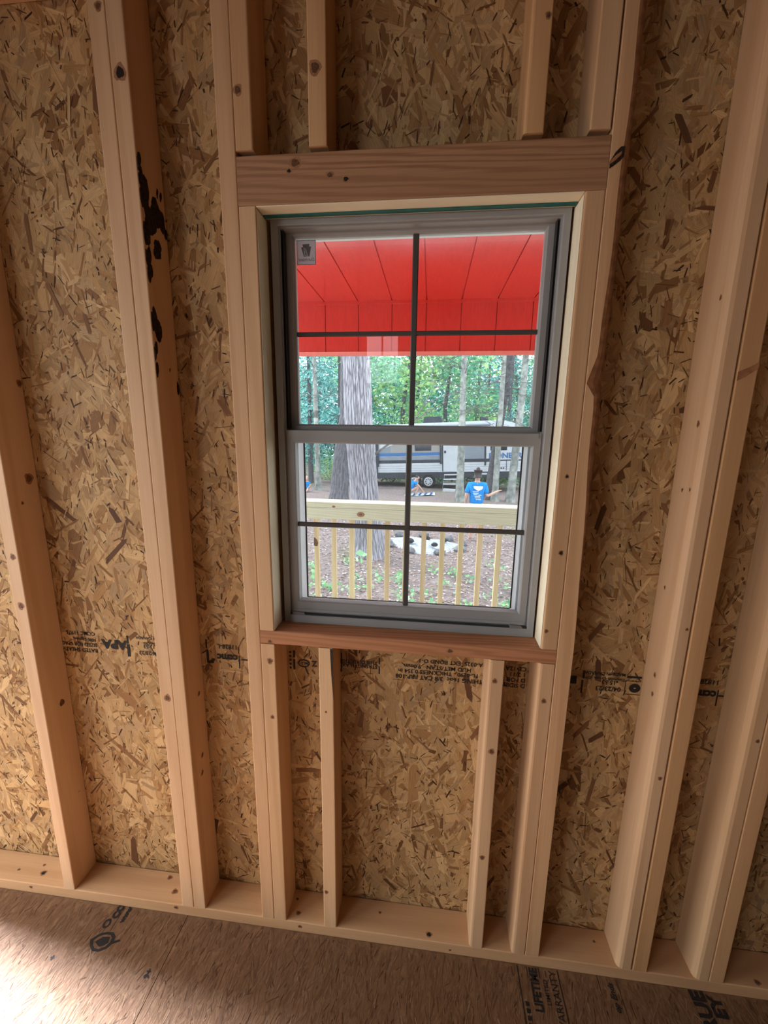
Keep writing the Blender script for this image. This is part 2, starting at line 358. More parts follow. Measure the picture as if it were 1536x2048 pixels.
# king stud on the right: waney bark edge that eats into the front face, deepest at one knot
mb = MB(); vs = []; fs = []; nz = 90; L = ZT-P0; n = 9
for k in range(nz+1):
    z = P0 + L*k/nz
    c = 0.016 + 0.003*math.sin(z*5) + 0.0015*math.sin(z*23)
    c += 0.020*math.exp(-((z-1.600)/(0.035 if z > 1.6 else 0.016))**2)
    if z < 1.56: c *= max(0.10, 1-(1.56-z)*1.6)
    c = min(c, 0.0365); cy = 0.004 + c*0.42
    pf = [(0.0015, 0), (W-c, 0), (W-c*0.62, cy*0.18), (W-c*0.25, cy*0.55), (W, cy), (W, D), (0, D), (0, 0.0015)]
    n = len(pf); vs += [(p[0], p[1], z-P0) for p in pf]
for k in range(nz): fs += [(k*n+i, k*n+(i+1) % n, (k+1)*n+(i+1) % n, (k+1)*n+i) for i in range(n)]
fs += [tuple(range(n))[::-1], tuple(range(nz*n, nz*n+n))]
mb.add(vs, fs); kr = mb.build('king_stud', M['pine'], wall, loc=(0.3998, 0, P0)); kr.color = (0.98, 0.88, 0.78, 1); S['KR'] = kr
kr.data.materials.append(M['wane'])
for i, p in enumerate(kr.data.polygons):
    c = p.center
    if p.normal.x > 0.08 and p.normal.y < -0.15: p.material_index = 1
kr['label'] = 'king stud with a bark-edged notch'
S['hdr'] = hlumber('window_header', -0.3400, 0.3988, 1.9585, 0.0925, mat='fir', label='reddish fir header above the window')
S['sill'] = hlumber('rough_sill', -0.3400, 0.3988, 0.9507, 0.0372, mat='fir', tint=(1.12, 0.95, 0.88), r=0.004, label='reddish rough sill below the window')
S['plate'] = hlumber('bottom_plate', -1.655, 2.198, 0.0, W, tint=(0.94, 0.83, 0.72))
S['top1'] = hlumber('top_plate', -1.655, 2.198, ZT, W, tint=(0.9, 0.8, 0.7))
S['top2'] = hlumber('top_plate', -1.655, 2.198, ZT+W, W, tint=(0.9, 0.8, 0.7))
S['soffit'] = hlumber('soffit_light_liner', RO[0]+0.0008, RO[1]-0.0008, RO[3]-0.0020, 0.0018, d=0.054, r=0.0004, mat='pine_daylit', y=0.0004, label='added pale liner under the header standing in for window light')  # added liner; its pale colour imitates window light on the header underside
MB().box(RO[0]+0.002, RO[1]-0.002, 0.034, 0.0475, RO[3]-0.0040, RO[3]-0.0021).build('teal_tape', M['teal'], wall)

for nm, xa in (('JL', RO[0]), ('JR', RO[1]-0.0010)):  # added liners on the jack studs, window light painted as pale wood
    o = MB().box(0, 0.0010, 0.003, 0.0555, 0, RO[3]-RO[2]-0.0065).build('reveal_light_liner', M['pine_daylit'], S[nm]); o.location = (xa-S[nm].location.x, 0, 0.001)
# knots: little inset discs with a darker heart, on the face where each one shows
def knot(stud, p, nrm, up, r, asp=1.0, dark='knot', halo=True):
    nrm = Vector(nrm); up = Vector(up); rt = up.cross(nrm)
    for (k, mat, off) in (((1.35, 'knot_ring', 0.00015), (0.85, dark, 0.0003)) if halo else ((1.0, dark, 0.0003),)):
        vs = []; ph = random.uniform(0, 6); nn = 14
        for i in range(nn):
            t = 2*PI*i/nn; q = k*r*(1+0.12*math.sin(3*t+ph)+0.07*math.sin(5*t+2*ph))
            vs.append(Vector(p) + nrm*off + rt*math.cos(t)*q + up*math.sin(t)*q*asp)
        me = MB().add(vs, [tuple(range(nn))]).mesh('knot')
        o = bpy.data.objects.new('knot', me); col.objects.link(o); me.materials.append(M[mat])
        o.parent = S[stud]; o.matrix_parent_inverse = Matrix.LocRotScale(S[stud].location, S[stud].rotation_euler, None).inverted()
FK = [('P1b',-0.5791,2.2117,0.0134),('P1a',-0.6127,2.3258,0.0080),('T1',-0.3296,2.1659,0.0090),('T2',-0.1694,2.1931,0.0118),('S1',-1.0195,1.1525,0.0080),('S1',-1.0204,1.0120,0.0096),('P1a',-0.6158,0.7659,0.0097),('C1',-0.3168,0.7361,0.0054),('C1',-0.3166,0.9025,0.0078),('sill',0.1466,0.9670,0.0086),('sill',-0.3142,0.9583,0.0070),('JR',0.3812,1.4048,0.0044),('JR',0.3851,1.2301,0.0057),('JR',0.3700,1.0359,0.0047),('C3',0.2595,0.8943,0.0062),('C3',0.2642,0.6933,0.0077),('C3',0.2608,0.3577,0.0068),('C4',0.3803,0.8499,0.0062),('C2',-0.1770,0.1667,0.0059),('T3',0.2670,2.2438,0.0055),('C2',-0.1690,0.7658,0.0030),('plate',-1.1619,0.0235,0.0065),('plate',-0.6590,0.0260,0.0080),('plate',-0.2606,0.0219,0.0070),('plate',0.1890,0.0156,0.0040),('R1',0.6780,1.0619,0.0034),('R1',0.6751,0.6617,0.0049),('R3',0.8746,0.7893,0.0047),('hdr',-0.2145,2.0330,0.0130),('hdr',-0.2277,2.0189,0.0060),('hdr',-0.1419,2.0078,0.0085),('hdr',-0.1088,1.9992,0.0075)]
for i, (s, x, z, r) in enumerate(FK):
    asp = 0.8 if s in ('hdr', 'sill', 'plate') else 1.15
    knot(s, (x, 0, z), (0, -1, 0), (0, 0, 1), r*0.78, asp, 'black_knot' if i in (0, 11, 12, 29, 31) else 'knot')
for (y, z, r) in [(0.0808,1.6065,0.0080),(0.0642,1.3562,0.0123),(0.0353,1.2935,0.004),(0.0562,0.6745,0.0136),(0.065,0.3554,0.0129),(0.0697,0.5592,0.0031)]:
    knot('S1', (-1.0414+W, min(y, D-r-.002), z), (1, 0, 0), (0, 0, 1), r*0.75, 1.25)
for (y, z, r) in [(0.0599,0.743,0.0073),(0.0513,0.5441,0.0074),(0.0439,0.4902,0.0074),(0.054,1.6363,0.0049)]:
    knot('P1b', (-0.5987+W, y, z), (1, 0, 0), (0, 0.4, 0.9), r*0.6, 1.8, halo=False)
for (y, z, r) in [(0.0467,1.376,0.0034),(0.0200,1.3803,0.0033),(0.0276,1.5211,0.0053),(0.0393,0.9187,0.0049),(0.0372,0.8679,0.0049),(0.0209,1.7685,0.004),(0.0545,1.1402,0.0036)]:
    knot('R1', (0.6476, y, z), (-1, 0, 0), (0, 0, 1), r*0.7, 1.6)
for (y, z, r) in [(0.0471,0.8847,0.0086),(0.0397,0.8087,0.0061),(0.025,0.7934,0.0048)]:
    knot('R3', (0.8474, y, z), (-1, 0, 0), (0, 0, 1), r*0.7, 1.5)
for i, (x, y, r) in enumerate([(-1.1488,0.0339,0.010),(-1.2395,0.034,0.005),(0.1272,0.0158,0.0089),(-1.1687,0.0573,0.0051),(-0.725,0.0713,0.0083),(-0.6834,0.034,0.0096),(-0.2874,0.0602,0.0048),(-0.2723,0.0232,0.0077),(-0.0234,0.0546,0.0046),(0.6078,0.0563,0.0044),(1.0168,0.0132,0.0081)]):
    knot('plate', (x, max(y, r+.003), W), (0, 0, 1), (0, 1, 0), r*0.8, 0.8, 'black_knot' if i in (0, 2) else 'knot')
# bark left on the inner edge of the doubled stud
mb = MB(); xb = -0.5987+W
for zc, yc, hz, hy in ((2.055,0.006,0.018,0.007),(2.030,0.008,0.016,0.006),(2.000,0.020,0.034,0.019),(1.985,0.050,0.030,0.022),(1.965,0.068,0.022,0.016),(1.955,0.030,0.030,0.020),(1.925,0.015,0.030,0.012),(1.900,0.045,0.020,0.016),(1.880,0.012,0.025,0.009),(1.84,0.010,0.020,0.009),(1.74,0.012,0.030,0.010),(1.715,0.025,0.026,0.014),(1.675,0.006,0.020,0.006),(1.63,0.005,0.02,0.005),(1.60,0.082,0.02,0.005),(2.022,0.062,0.010,0.002),(2.022,0.074,0.010,0.002),(1.945,0.082,0.012,0.005)):
    for q in range(4):
        nn = 9; zz = zc+random.uniform(-.5, .5)*hz; yy = yc+random.uniform(-.4, .4)*hy
        hgt = random.uniform(0.0008, 0.0028); ph = random.uniform(0, 6); vs = []
        for lay, kk in ((0.0, 1.0), (hgt, 0.72)):
            for i in range(nn):
                t = 2*PI*i/nn; q2 = kk*(0.75+0.35*random.random())
                vs.append((xb+lay, min(max(yy+hy*0.8*q2*math.cos(t)+0.3*(zz-zc), 0.0005), D-.001), zz+hz*0.8*q2*math.sin(t)))
        mb.add(vs, [tuple(range(nn, 2*nn))]+[(i, (i+1) % nn, nn+(i+1) % nn, nn+i) for i in range(nn)])
o = mb.build('bark_patch', M['bark_wane'], S['P1b']); o.matrix_parent_inverse = Matrix.Translation(S['P1b'].location).inverted(); o['label'] = 'black bark left on the stud'

def decal(stud, pts, mat, name, label=None):
    o = MB().add([Vector(p) for p in pts], [tuple(range(len(pts)))]).build(name, M[mat], S[stud])
    o.matrix_parent_inverse = Matrix.LocRotScale(S[stud].location, S[stud].rotation_euler, None).inverted()
    if label: o['label'] = label
decal('KR', [(0.4010, -0.0005, 1.9930), (0.4100, -0.0007, 1.9990), (0.4191, -0.0005, 2.0057), (0.4250, -0.0005, 2.0130), (0.4255, -0.0005, 2.0300), (0.4180, -0.0007, 2.0290), (0.4097, -0.0005, 2.0210), (0.4003, -0.0005, 2.0050)], 'bark_wane', 'bark_streak', 'dark bark streak across the king stud')
decal('KR', [(0.4010, -0.0009, 2.0010), (0.4100, -0.0009, 2.0065), (0.4200, -0.0009, 2.0160), (0.4205, -0.0009, 2.0220), (0.4100, -0.0009, 2.0150), (0.4010, -0.0009, 2.0060)], 'wane', 'bark_streak')
decal('R2', [(0.6900, -0.0005, 1.6060), (0.7050, -0.0005, 1.6140), (0.7268, -0.0005, 1.6300), (0.7268, -0.0005, 1.6430), (0.7100, -0.0005, 1.6330), (0.6900, -0.0005, 1.6240)], 'wane', 'knot_streak')
decal('C2', [(-0.1560, -0.0004, 0.9495), (-0.1483, -0.0004, 0.9495), (-0.1483, -0.0004, 0.8000), (-0.1495, -0.0004, 0.8180), (-0.1535, -0.0004, 0.8800)], 'black_knot', 'split', 'dark split in the edge of the cripple stud')
# ------------------------------------------------------------------ lettering
def text(body, size, mat, parent, origin, xdir, ydir, align='LEFT', squeeze=1.0, bold=0.0, name='stamp_lettering', shear=0.0):
    cu = bpy.data.curves.new('txt', 'FONT'); cu.body = body; cu.size = 1.0; cu.align_x = align; cu.offset = bold; cu.shear = shear; cu.resolution_u = 2
    t = bpy.data.objects.new('txt', cu); col.objects.link(t)
    dg = bpy.context.evaluated_depsgraph_get(); me = bpy.data.meshes.new_from_object(t.evaluated_get(dg)); bpy.data.objects.remove(t); bpy.data.curves.remove(cu)
    xd = Vector(xdir).normalized(); yd = Vector(ydir).normalized(); nd = xd.cross(yd)
    sx, sy = size*squeeze, size
    me.transform(Matrix(((xd.x*sx, yd.x*sy, nd.x, origin[0]), (xd.y*sx, yd.y*sy, nd.y, origin[1]), (xd.z*sx, yd.z*sy, nd.z, origin[2]), (0, 0, 0, 1))))
    me.name = name; me.materials.clear(); me.materials.append(mat)
    return link(name, me, None, parent)
YI = D - 0.0011
def stamp(body, x, z, size, align='LEFT', squeeze=1.0, bold=0.018, shear=0.0):   # upside-down print on the sheathing; x = where the line starts (its right end in view)
    text(body, size, M['ink'], wall, (x, YI, z), (-1, 0, 0), (0, 0, -1), align, squeeze, bold, shear=shear)
def inkbox(x0, x1, z0, z1):
    MB().box(x0, x1, YI-0.0001, YI+0.0004, z0, z1).build('stamp_mark', M['ink'], wall)
# left bay pair
stamp('RATED SHEATHING', -0.8905, 0.8420, 0.0175, squeeze=.95); stamp('SIZED FOR SPACING', -0.8905, 0.8600, 0.0165, squeeze=.95)
stamp('1000 Lignum', -0.8905, 0.8760, 0.0145); stamp('CCMC 11976', -0.8925, 0.8960, 0.0165)
stamp('APA', -0.7950, 0.8745, 0.0380, bold=0.055, squeeze=1.10)
inkbox(-0.7920, -0.7870, 0.868, 0.893); inkbox(-0.7935, -0.7850, 0.826, 0.866)
stamp('04/23/23', -0.6960, 0.8475, 0.0170); stamp('13:53', -0.7040, 0.8680, 0.0165); stamp('Timmins Cross, ON', -0.6400, 0.8770, 0.0120); stamp('MADE IN CANADA', -0.6600, 0.8935, 0.0120)
for i, t in enumerate(('3/8 CAT 20 oc', 'THICKNESS', '11 M 24', 'T REMBI')): stamp(t, -1.060, 0.8470+i*0.0165, 0.0165)
# second bay
stamp('11828-L', -0.4490, 0.8870, 0.0185); stamp('ccmc', -0.4500, 0.8560, 0.0300, bold=0.05, squeeze=1.0)
inkbox(-0.4475, -0.4452, 0.862, 0.883); inkbox(-0.4475, -0.4445, 0.815, 0.855); inkbox(-0.4400, -0.4180, 0.8415, 0.8455)
for (a, b, c, d) in ((-0.545, -0.541, 0.872, 0.900), (-0.545, -0.538, 0.826, 0.868), (-0.540, -0.524, 0.826, 0.832), (-0.530, -0.520, 0.834, 0.840)): inkbox(a, b, c, d)
# bay left of the small cripple
def ringmark(cx, cz, rx, rz, w):
    vs = []; n = 24
    for k in (1, 0):
        for i in range(n):
            t = 2*PI*i/n; vs.append((cx+(rx-w*(1-k))*math.cos(t), YI, cz+(rz-w*(1-k))*math.sin(t)))
    MB().add(vs, [(i, (i+1) % n, n+(i+1) % n, n+i) for i in range(n)]).build('stamp_mark', M['ink'], wall)
ringmark(-0.2540, 0.8470, 0.0170, 0.0125, 0.0035); inkbox(-0.2850, -0.2790, 0.826, 0.858); inkbox(-0.2850, -0.2790, 0.864, 0.884)
stamp('MLD', -0.2420, 0.8510, 0.0110); stamp('Z', -0.2160, 0.8560, 0.0230, bold=.03)
for i in range(5): inkbox(-0.296, -0.290, 0.828+i*0.012, 0.834+i*0.012)
MB().add([(-0.2530, YI, 0.838), (-0.2500, YI, 0.836), (-0.2400, YI, 0.815), (-0.2440, YI, 0.813)], [(0, 1, 2, 3)]).build('stamp_mark', M['ink'], wall)
# centre bay under the sill
stamp('THIS DIRECTION', -0.0440, 0.8690, 0.0150); stamp('STRENGTH AXIS', -0.0440, 0.8570, 0.0150)
inkbox(-0.1470, -0.1440, 0.830, 0.888); inkbox(-0.0405, -0.0375, 0.832, 0.855); inkbox(-0.0405, -0.0375, 0.862, 0.882)
stamp('D SHEATHING 16oc  3/8 CAT PRP-108', 0.3050, 0.8370, 0.0180, squeeze=1.0)
stamp('S  FL-0190   THICKNESS 0.354 in', 0.2480, 0.8535, 0.0170, squeeze=1.0)
stamp('HUD MET STAN   9.0mm', 0.2120, 0.8690, 0.0170); stamp('PA-0325  EXT BOND O-1', 0.2500, 0.8870, 0.0165)
for i, t in enumerate(('D SIDING', 'D FOR S', '1 2/11', 'CE-12AV')): stamp(t, 0.3560, 0.8345+i*0.0165, 0.0170)
# bay right of the king stud
stamp('04/23/23', 0.5985, 0.8460, 0.0180); stamp('15:53', 0.5850, 0.8640, 0.0165); stamp('Timmins Cross, ON', 0.6070, 0.8720, 0.0110, squeeze=1.15); stamp('MADE IN CANADA', 0.6060, 0.8870, 0.0120, squeeze=1.0)
inkbox(0.4985, 0.5030, 0.8225, 0.8600); inkbox(0.5000, 0.5050, 0.866, 0.888); inkbox(0.468, 0.486, 0.848, 0.870); inkbox(0.610, 0.646, 0.876, 0.8815)
for (a, b, c, d) in ((0.6075, 0.6088, 0.828, 0.868), (0.6075, 0.6460, 0.828, 0.8293), (0.6075, 0.6460, 0.8665, 0.868)): inkbox(a, b, c, d)
ringmark(0.632, 0.8475, 0.014, 0.013, 0.011)
stamp('11828-L', 0.8320, 0.8870, 0.0185); stamp('ccmc', 0.8290, 0.8560, 0.0300, bold=0.05); inkbox(0.8310, 0.8340, 0.815, 0.860); inkbox(0.835, 0.848, 0.842, 0.846)

# ------------------------------------------------------------------ FLOOR and the rest of the room
floor = tag(empty('floor'), 'brown strand board subfloor with printed stamps', None, None, 'structure')
XL, XR, YB, CZ = -1.66, 2.20, -5.60, 3.15
for (a, b) in ((XL, -0.6235), (-0.6215, 0.597), (0.599, XR)):
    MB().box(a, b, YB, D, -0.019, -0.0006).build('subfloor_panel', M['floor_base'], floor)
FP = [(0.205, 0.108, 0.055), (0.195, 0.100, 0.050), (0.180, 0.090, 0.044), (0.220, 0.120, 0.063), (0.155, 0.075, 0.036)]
seams = [(-0.6235, -0.6215, -3, 1)]
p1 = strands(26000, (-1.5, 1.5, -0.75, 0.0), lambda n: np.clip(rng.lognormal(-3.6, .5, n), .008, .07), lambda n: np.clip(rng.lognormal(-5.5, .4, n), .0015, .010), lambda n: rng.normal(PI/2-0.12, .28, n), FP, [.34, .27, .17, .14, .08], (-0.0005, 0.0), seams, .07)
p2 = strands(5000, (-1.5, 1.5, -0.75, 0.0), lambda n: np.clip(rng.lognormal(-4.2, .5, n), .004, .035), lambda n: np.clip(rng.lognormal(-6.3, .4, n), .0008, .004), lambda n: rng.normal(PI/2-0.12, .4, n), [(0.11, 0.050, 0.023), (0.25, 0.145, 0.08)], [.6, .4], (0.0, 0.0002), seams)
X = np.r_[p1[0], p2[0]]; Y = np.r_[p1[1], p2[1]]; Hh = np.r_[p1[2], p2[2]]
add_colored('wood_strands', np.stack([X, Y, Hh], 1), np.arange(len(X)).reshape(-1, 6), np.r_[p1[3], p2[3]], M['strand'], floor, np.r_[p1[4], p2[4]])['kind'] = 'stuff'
ZF = 0.0006
def ftext(body, x, y, size, align='RIGHT', squeeze=1.0, bold=0.0, shear=0.0):   # reads toward the wall, tops to the left
    text(body, size, M['ink'], floor, (x, y, ZF), (0, 1, 0), (-1, 0, 0), align, squeeze, bold, shear=shear)
def fpoly(pts): MB().add([(p[0], p[1], ZF) for p in pts], [tuple(range(len(pts)))]).build('floor_mark', M['ink'], floor)
ftext('LIFETIME', 0.4310, -0.0040, 0.0300, bold=.04, squeeze=.80); ftext('LIMITED', 0.4545, -0.0260, 0.0150, squeeze=1.0, bold=.01); ftext('WARRANTY', 0.4830, -0.0045, 0.0270, squeeze=.85)
for x in (0.379, 0.4895): fpoly([(x-.0012, -0.002), (x+.0012, -0.002), (x+.0012, -0.30), (x-.0012, -0.30)])
fpoly([(0.4365, -0.002), (0.4385, -0.002), (0.4385, -0.025), (0.4365, -0.025)])
for yy in (-0.078, -0.092, -0.106, -0.120): fpoly([(0.386, yy), (0.396, yy-.001), (0.396, yy-.009), (0.386, yy-.010)])
ftext('op Ends', 0.6340, -0.0135, 0.0200, bold=.03, shear=.3, squeeze=.95); fpoly([(0.6470, -0.003), (0.6480, -0.003), (0.6480, -0.20), (0.6470, -0.20)])
ftext('TRUE', 0.8710, -0.0020, 0.0480, bold=.05, squeeze=.95); ftext('EY', 0.9090, -0.0090, 0.0420, bold=.05, squeeze=.95)
# shield logo and its small lettering by the left seam
def ring_poly(c, pts, w):
    n = len(pts); vs = [(p[0], p[1], ZF) for p in pts] + [(c[0]+(p[0]-c[0])*w, c[1]+(p[1]-c[1])*w, ZF) for p in pts]
    MB().add(vs, [(i, (i+1) % n, n+(i+1) % n, n+i) for i in range(n)]).build('floor_mark', M['ink'], floor)
shield = [(-0.874, -0.0930), (-0.858, -0.0760), (-0.838, -0.0690), (-0.818, -0.0680), (-0.805, -0.0770), (-0.802, -0.0920), (-0.811, -0.1070), (-0.829, -0.1170), (-0.850, -0.1160), (-0.864, -0.1060)]
ring_poly((-0.838, -0.0935), shield, .74)
fpoly([(-0.856, -0.096), (-0.842, -0.082), (-0.820, -0.080), (-0.816, -0.094), (-0.834, -0.106)])
fpoly([(-0.803, -0.088), (-0.788, -0.082), (-0.784, -0.086), (-0.803, -0.095)])
ring_poly((-0.8559, -0.0492), [(-0.8559+.011*math.cos(t*PI/6), -0.0492+.013*math.sin(t*PI/6)) for t in range(12)], .55)
ftext('CO', -0.8360, -0.0350, 0.0260, align='LEFT', bold=.07, squeeze=1.0); ftext('www', -0.8090, -0.0420, 0.0190, align='LEFT', bold=.07)
fpoly([(-0.8330, -0.004), (-0.8315, -0.004), (-0.8315, -0.066), (-0.8330, -0.066)])
ftext('9+', -0.6460, -0.1560, 0.0200, align='LEFT', bold=.05); ftext('+', -0.9400, -0.1500, 0.0200, align='LEFT', bold=.05)

# room shell: left wall with the open doorway and an added opening for light, right wall, back wall with a window, ceiling
wl = tag(empty('wall_left'), 'left wall of the shed with an open doorway', None, None, 'structure')
mb = MB(); x0, x1 = XL-0.10, XL
DY0, DY1 = -1.25, -0.01
mb.box(x0, x1, DY1, 0.115, 0, CZ); mb.box(x0, x1, -1.65, DY0, 0, CZ); mb.box(x0, x1, YB, -3.05, 0, CZ); mb.box(x0, x1, -3.05, -1.65, 2.20, CZ); mb.box(x0, x1, -3.05, -1.65, 0, 0.50); mb.box(x0, x1, DY0, DY1, 2.05, CZ)
mb.build('wall_panel', M['wall_plain'], wl)
wr = tag(MB().box(XR, XR+.1, YB, D, 0, CZ).build('wall_right', M['wall_plain']), 'right wall of the shed', None, None, 'structure')
wbk = tag(empty('wall_back'), 'back wall of the shed with a window', None, None, 'structure')
BX0, BX1, BZ0, BZ1 = -0.97, -0.47, 2.20, 2.94
mb = MB(); mb.box(XL-.1, BX0, YB-.1, YB, 0, CZ); mb.box(BX1, XR+.1, YB-.1, YB, 0, CZ); mb.box(BX0, BX1, YB-.1, YB, 0, BZ0); mb.box(BX0, BX1, YB-.1, YB, BZ1, CZ)
mb.build('wall_panel', M['wall_plain'], wbk)
mb = MB(); cx = (BX0+BX1)/2; mb.box(cx-.012, cx+.012, YB-.06, YB-.03, BZ0, BZ1); cz = (BZ0+BZ1)/2; mb.box(BX0, BX1, YB-.06, YB-.03, cz-.012, cz+.012)
mb.build('muntin_bars', M['vinyl'], wbk)
ceil = tag(MB().box(XL-.1, XR+.1, YB-.1, 0.115, CZ+.0012, CZ+.03).build('ceiling', M['wall_plain']), 'board ceiling of the shed', None, None, 'structure')

# ------------------------------------------------------------------ WINDOW
win = tag(empty('window_1', (0.0315, 0.056, 0.9885)), 'grey single-hung vinyl window with dark muntins', None, None, 'structure')
def wpart(mb, name, mat, parent=None, smooth=False):
    o = mb.build(name, M[mat] if isinstance(mat, str) else mat, parent or win)
    if not parent: o.matrix_parent_inverse = Matrix.Translation(win.location).inverted()
    return o
def rect_frame(mb, x0, x1, z0, z1, wl_, wr_, wb_, wt_, y0, y1, bev=0.0):
    # mitred frame with sloped inner lip
    o = [(x0, z0), (x1, z0), (x1, z1), (x0, z1)]; i = [(x0+wl_, z0+wb_), (x1-wr_, z0+wb_), (x1-wr_, z1-wt_), (x0+wl_, z1-wt_)]
    m = [(x0+wl_-bev, z0+wb_-bev), (x1-wr_+bev, z0+wb_-bev), (x1-wr_+bev, z1-wt_+bev), (x0+wl_-bev, z1-wt_+bev)]
    vs = [(a, y0, b) for a, b in o] + [(a, y0, b) for a, b in m] + [(a, y0+bev*1.2, b) for a, b in i] + [(a, y1, b) for a, b in i] + [(a, y1, b) for a, b in o]
    fs = []
    for k in range(4):
        for q in range(4):
            fs.append((k*4+q, k*4+(q+1) % 4, (k+1)*4+(q+1) % 4, (k+1)*4+q))
        fs.append((16+k, 16+(k+1) % 4, (k+1) % 4, k))
    mb.add(vs, fs)
mb = MB(); rect_frame(mb, -0.2925, 0.3555, 0.9885, 1.9570, 0.0155, 0.0155, 0.0215, 0.0125, 0.056, 0.066, 0.0015)
rect_frame(mb, -0.2865, 0.3495, 0.9945, 1.9510, 0.0120, 0.0120, 0.020, 0.0090, 0.066, 0.122, 0.0)
wpart(mb, 'frame', 'vinyl')
# outer part of the frame: reveal seen through the panes, daylight painted in as paler vinyl
mb = MB(); mb.box(-0.2860, -0.2535, 0.1125, 0.1340, 1.0282, 1.4845); mb.box(0.3130, 0.3490, 0.1125, 0.1340, 1.0282, 1.4845); mb.box(-0.2860, 0.3490, 0.1125, 0.1340, 0.9950, 1.0280)
mb.box(-0.2860, -0.2600, 0.1125, 0.1340, 1.4847, 1.9505); mb.box(0.3215, 0.3490, 0.1125, 0.1340, 1.4847, 1.9505); mb.box(-0.2600, 0.3215, 0.1125, 0.1340, 1.9400, 1.9505); wpart(mb, 'exterior_stop', 'vinyl_daylit')
wpart(MB().box(-0.2862, -0.2535, 0.0885, 0.1123, 1.0280, 1.4845), 'exterior_stop', 'vinyl_daylit'); wpart(MB().box(0.3130, 0.3490, 0.0885, 0.1123, 1.0280, 1.4845), 'exterior_stop', 'vinyl_daylit')
wpart(MB().box(-0.2862, 0.3490, 0.0885, 0.1123, 0.9950, 1.0278), 'exterior_stop', 'vinyl_daylit')
for (a, b) in ((-0.2540, -0.2505), (0.3100, 0.3135)): wpart(MB().box(a, b, 0.1342, 0.1385, 1.0290, 1.4900), 'screen_frame', 'vinyl_dark')
wpart(MB().box(-0.2505, 0.3100, 0.1342, 0.1385, 1.0255, 1.0290), 'screen_frame', 'vinyl_dark')
wpart(MB().add([(-0.2505, 0.1365, 1.029), (0.3100, 0.1365, 1.029), (0.3100, 0.1365, 1.490), (-0.2505, 0.1365, 1.490)], [(0, 1, 2, 3)]), 'insect_screen', 'screen')
# jamb tracks (grooves at each side of the upper sash)
for (a, b) in ((-0.2745, -0.2732), (-0.2702, -0.2690)):
    wpart(MB().box(a, b, 0.070, 0.088, 1.500, 1.944), 'jamb_track', 'vinyl_dark'); wpart(MB().box(0.063-b, 0.063-a, 0.070, 0.088, 1.500, 1.944), 'jamb_track', 'vinyl_dark')
up = MB(); rect_frame(up, -0.2740, 0.3370, 1.4860, 1.9440, 0.0225, 0.0215, 0.0250, 0.0090, 0.090, 0.112, 0.004); upper = wpart(up, 'upper_sash', 'vinyl')
lo = MB(); rect_frame(lo, -0.2735, 0.3362, 1.0165, 1.4960, 0.0190, 0.0190, 0.0310, 0.0315, 0.064, 0.088, 0.003); lower = wpart(lo, 'lower_sash', 'vinyl')
wpart(MB().box(-0.2660, 0.3290, 0.0615, 0.0645, 1.4850, 1.4950), 'meeting_rail_lip', 'vinyl', lower)
wpart(MB().box(-0.2700, 0.3330, 0.0625, 0.0645, 1.0170, 1.0250), 'lift_lip', 'vinyl', lower)
wpart(MB().box(-0.2760, 0.3390, 0.0575, 0.0600, 1.0102, 1.0150), 'sill_gap', 'vinyl_dark')
def pane(name, x0, x1, z0, z1, y, parent):
    return wpart(MB().add([(x0, y, z0), (x1, y, z0), (x1, y, z1), (x0, y, z1)], [(0, 1, 2, 3)]), name, 'glass', parent)
pane('glass_pane', -0.2530, 0.3170, 1.5095, 1.9365, 0.1035, upper)
pane('glass_pane', -0.2560, 0.3185, 1.0465, 1.4655, 0.0790, lower)
for (x0, x1, z0, z1, y, p) in ((0.0252, 0.0393, 1.5100, 1.9360, 0.0975, upper), (-0.2520, 0.3160, 1.7190, 1.7302, 0.0985, upper), (0.0225, 0.0368, 1.0470, 1.4650, 0.0720, lower), (-0.2550, 0.3175, 1.2492, 1.2622, 0.0730, lower)):
    mbm = MB(); c = 0.0022
    if x1-x0 < z1-z0: mbm.prism([(x0, y+.004), (x0+c, y), (x1-c, y), (x1, y+.004), (x1-c, y+.0055), (x0+c, y+.0055)], 'z', z0, z1)
    else: mbm.prism([(y+.004, z0), (y, z0+c), (y, z1-c), (y+.004, z1), (y+.0055, z1-c), (y+.0055, z0+c)], 'x', x0, x1)
    wpart(mbm, 'muntin', 'muntin', p)
for (a, b) in ((-0.272, -0.236), (0.296, 0.330)):
    wpart(MB().prism([(a, 1.0090), (b, 1.0090), (b-.004, 1.0165), (a+.001, 1.0185)], 'y', 0.0570, 0.0640), 'tilt_latch', 'latch')
# sticker on the upper left pane: frosted square, keystone mark and name, seen from the back
sx0, sx1, sz0, sz1, sy = -0.2480, -0.2020, 1.8790, 1.9315, 0.1026
st = wpart(MB().box(sx0, sx1, sy-.0003, sy, sz0, sz1), 'sticker', 'sticker', upper)
def smark(pts, nm='sticker_mark', mt='sticker_ink', dy=0.0006):
    return wpart(MB().add([(p[0], sy-dy, p[1]) for p in pts], [tuple(range(len(pts)))]), nm, mt, upper)
for (a, b, c, d) in ((sx0, sx1, sz0, sz0+.0012), (sx0, sx1, sz1-.0012, sz1), (sx0, sx0+.0012, sz0, sz1), (sx1-.0012, sx1, sz0, sz1)): smark([(a, c), (b, c), (b, d), (a, d)])
sw, sh = sx1-sx0, sz1-sz0
def sp(u, v): return (sx0+u*sw, sz1-v*sh)
smark([sp(.31, .16), sp(.67, .15), sp(.66, .26), sp(.76, .26), sp(.66, .66), sp(.37, .66), sp(.24, .28), sp(.33, .28)])
smark([sp(.35, .27), sp(.50, .35), sp(.62, .66), sp(.55, .66), sp(.40, .63)], mt='sticker', dy=.0009)
smark([sp(.41, .36), sp(.44, .40), sp(.52, .60), sp(.47, .60)], dy=.0012)
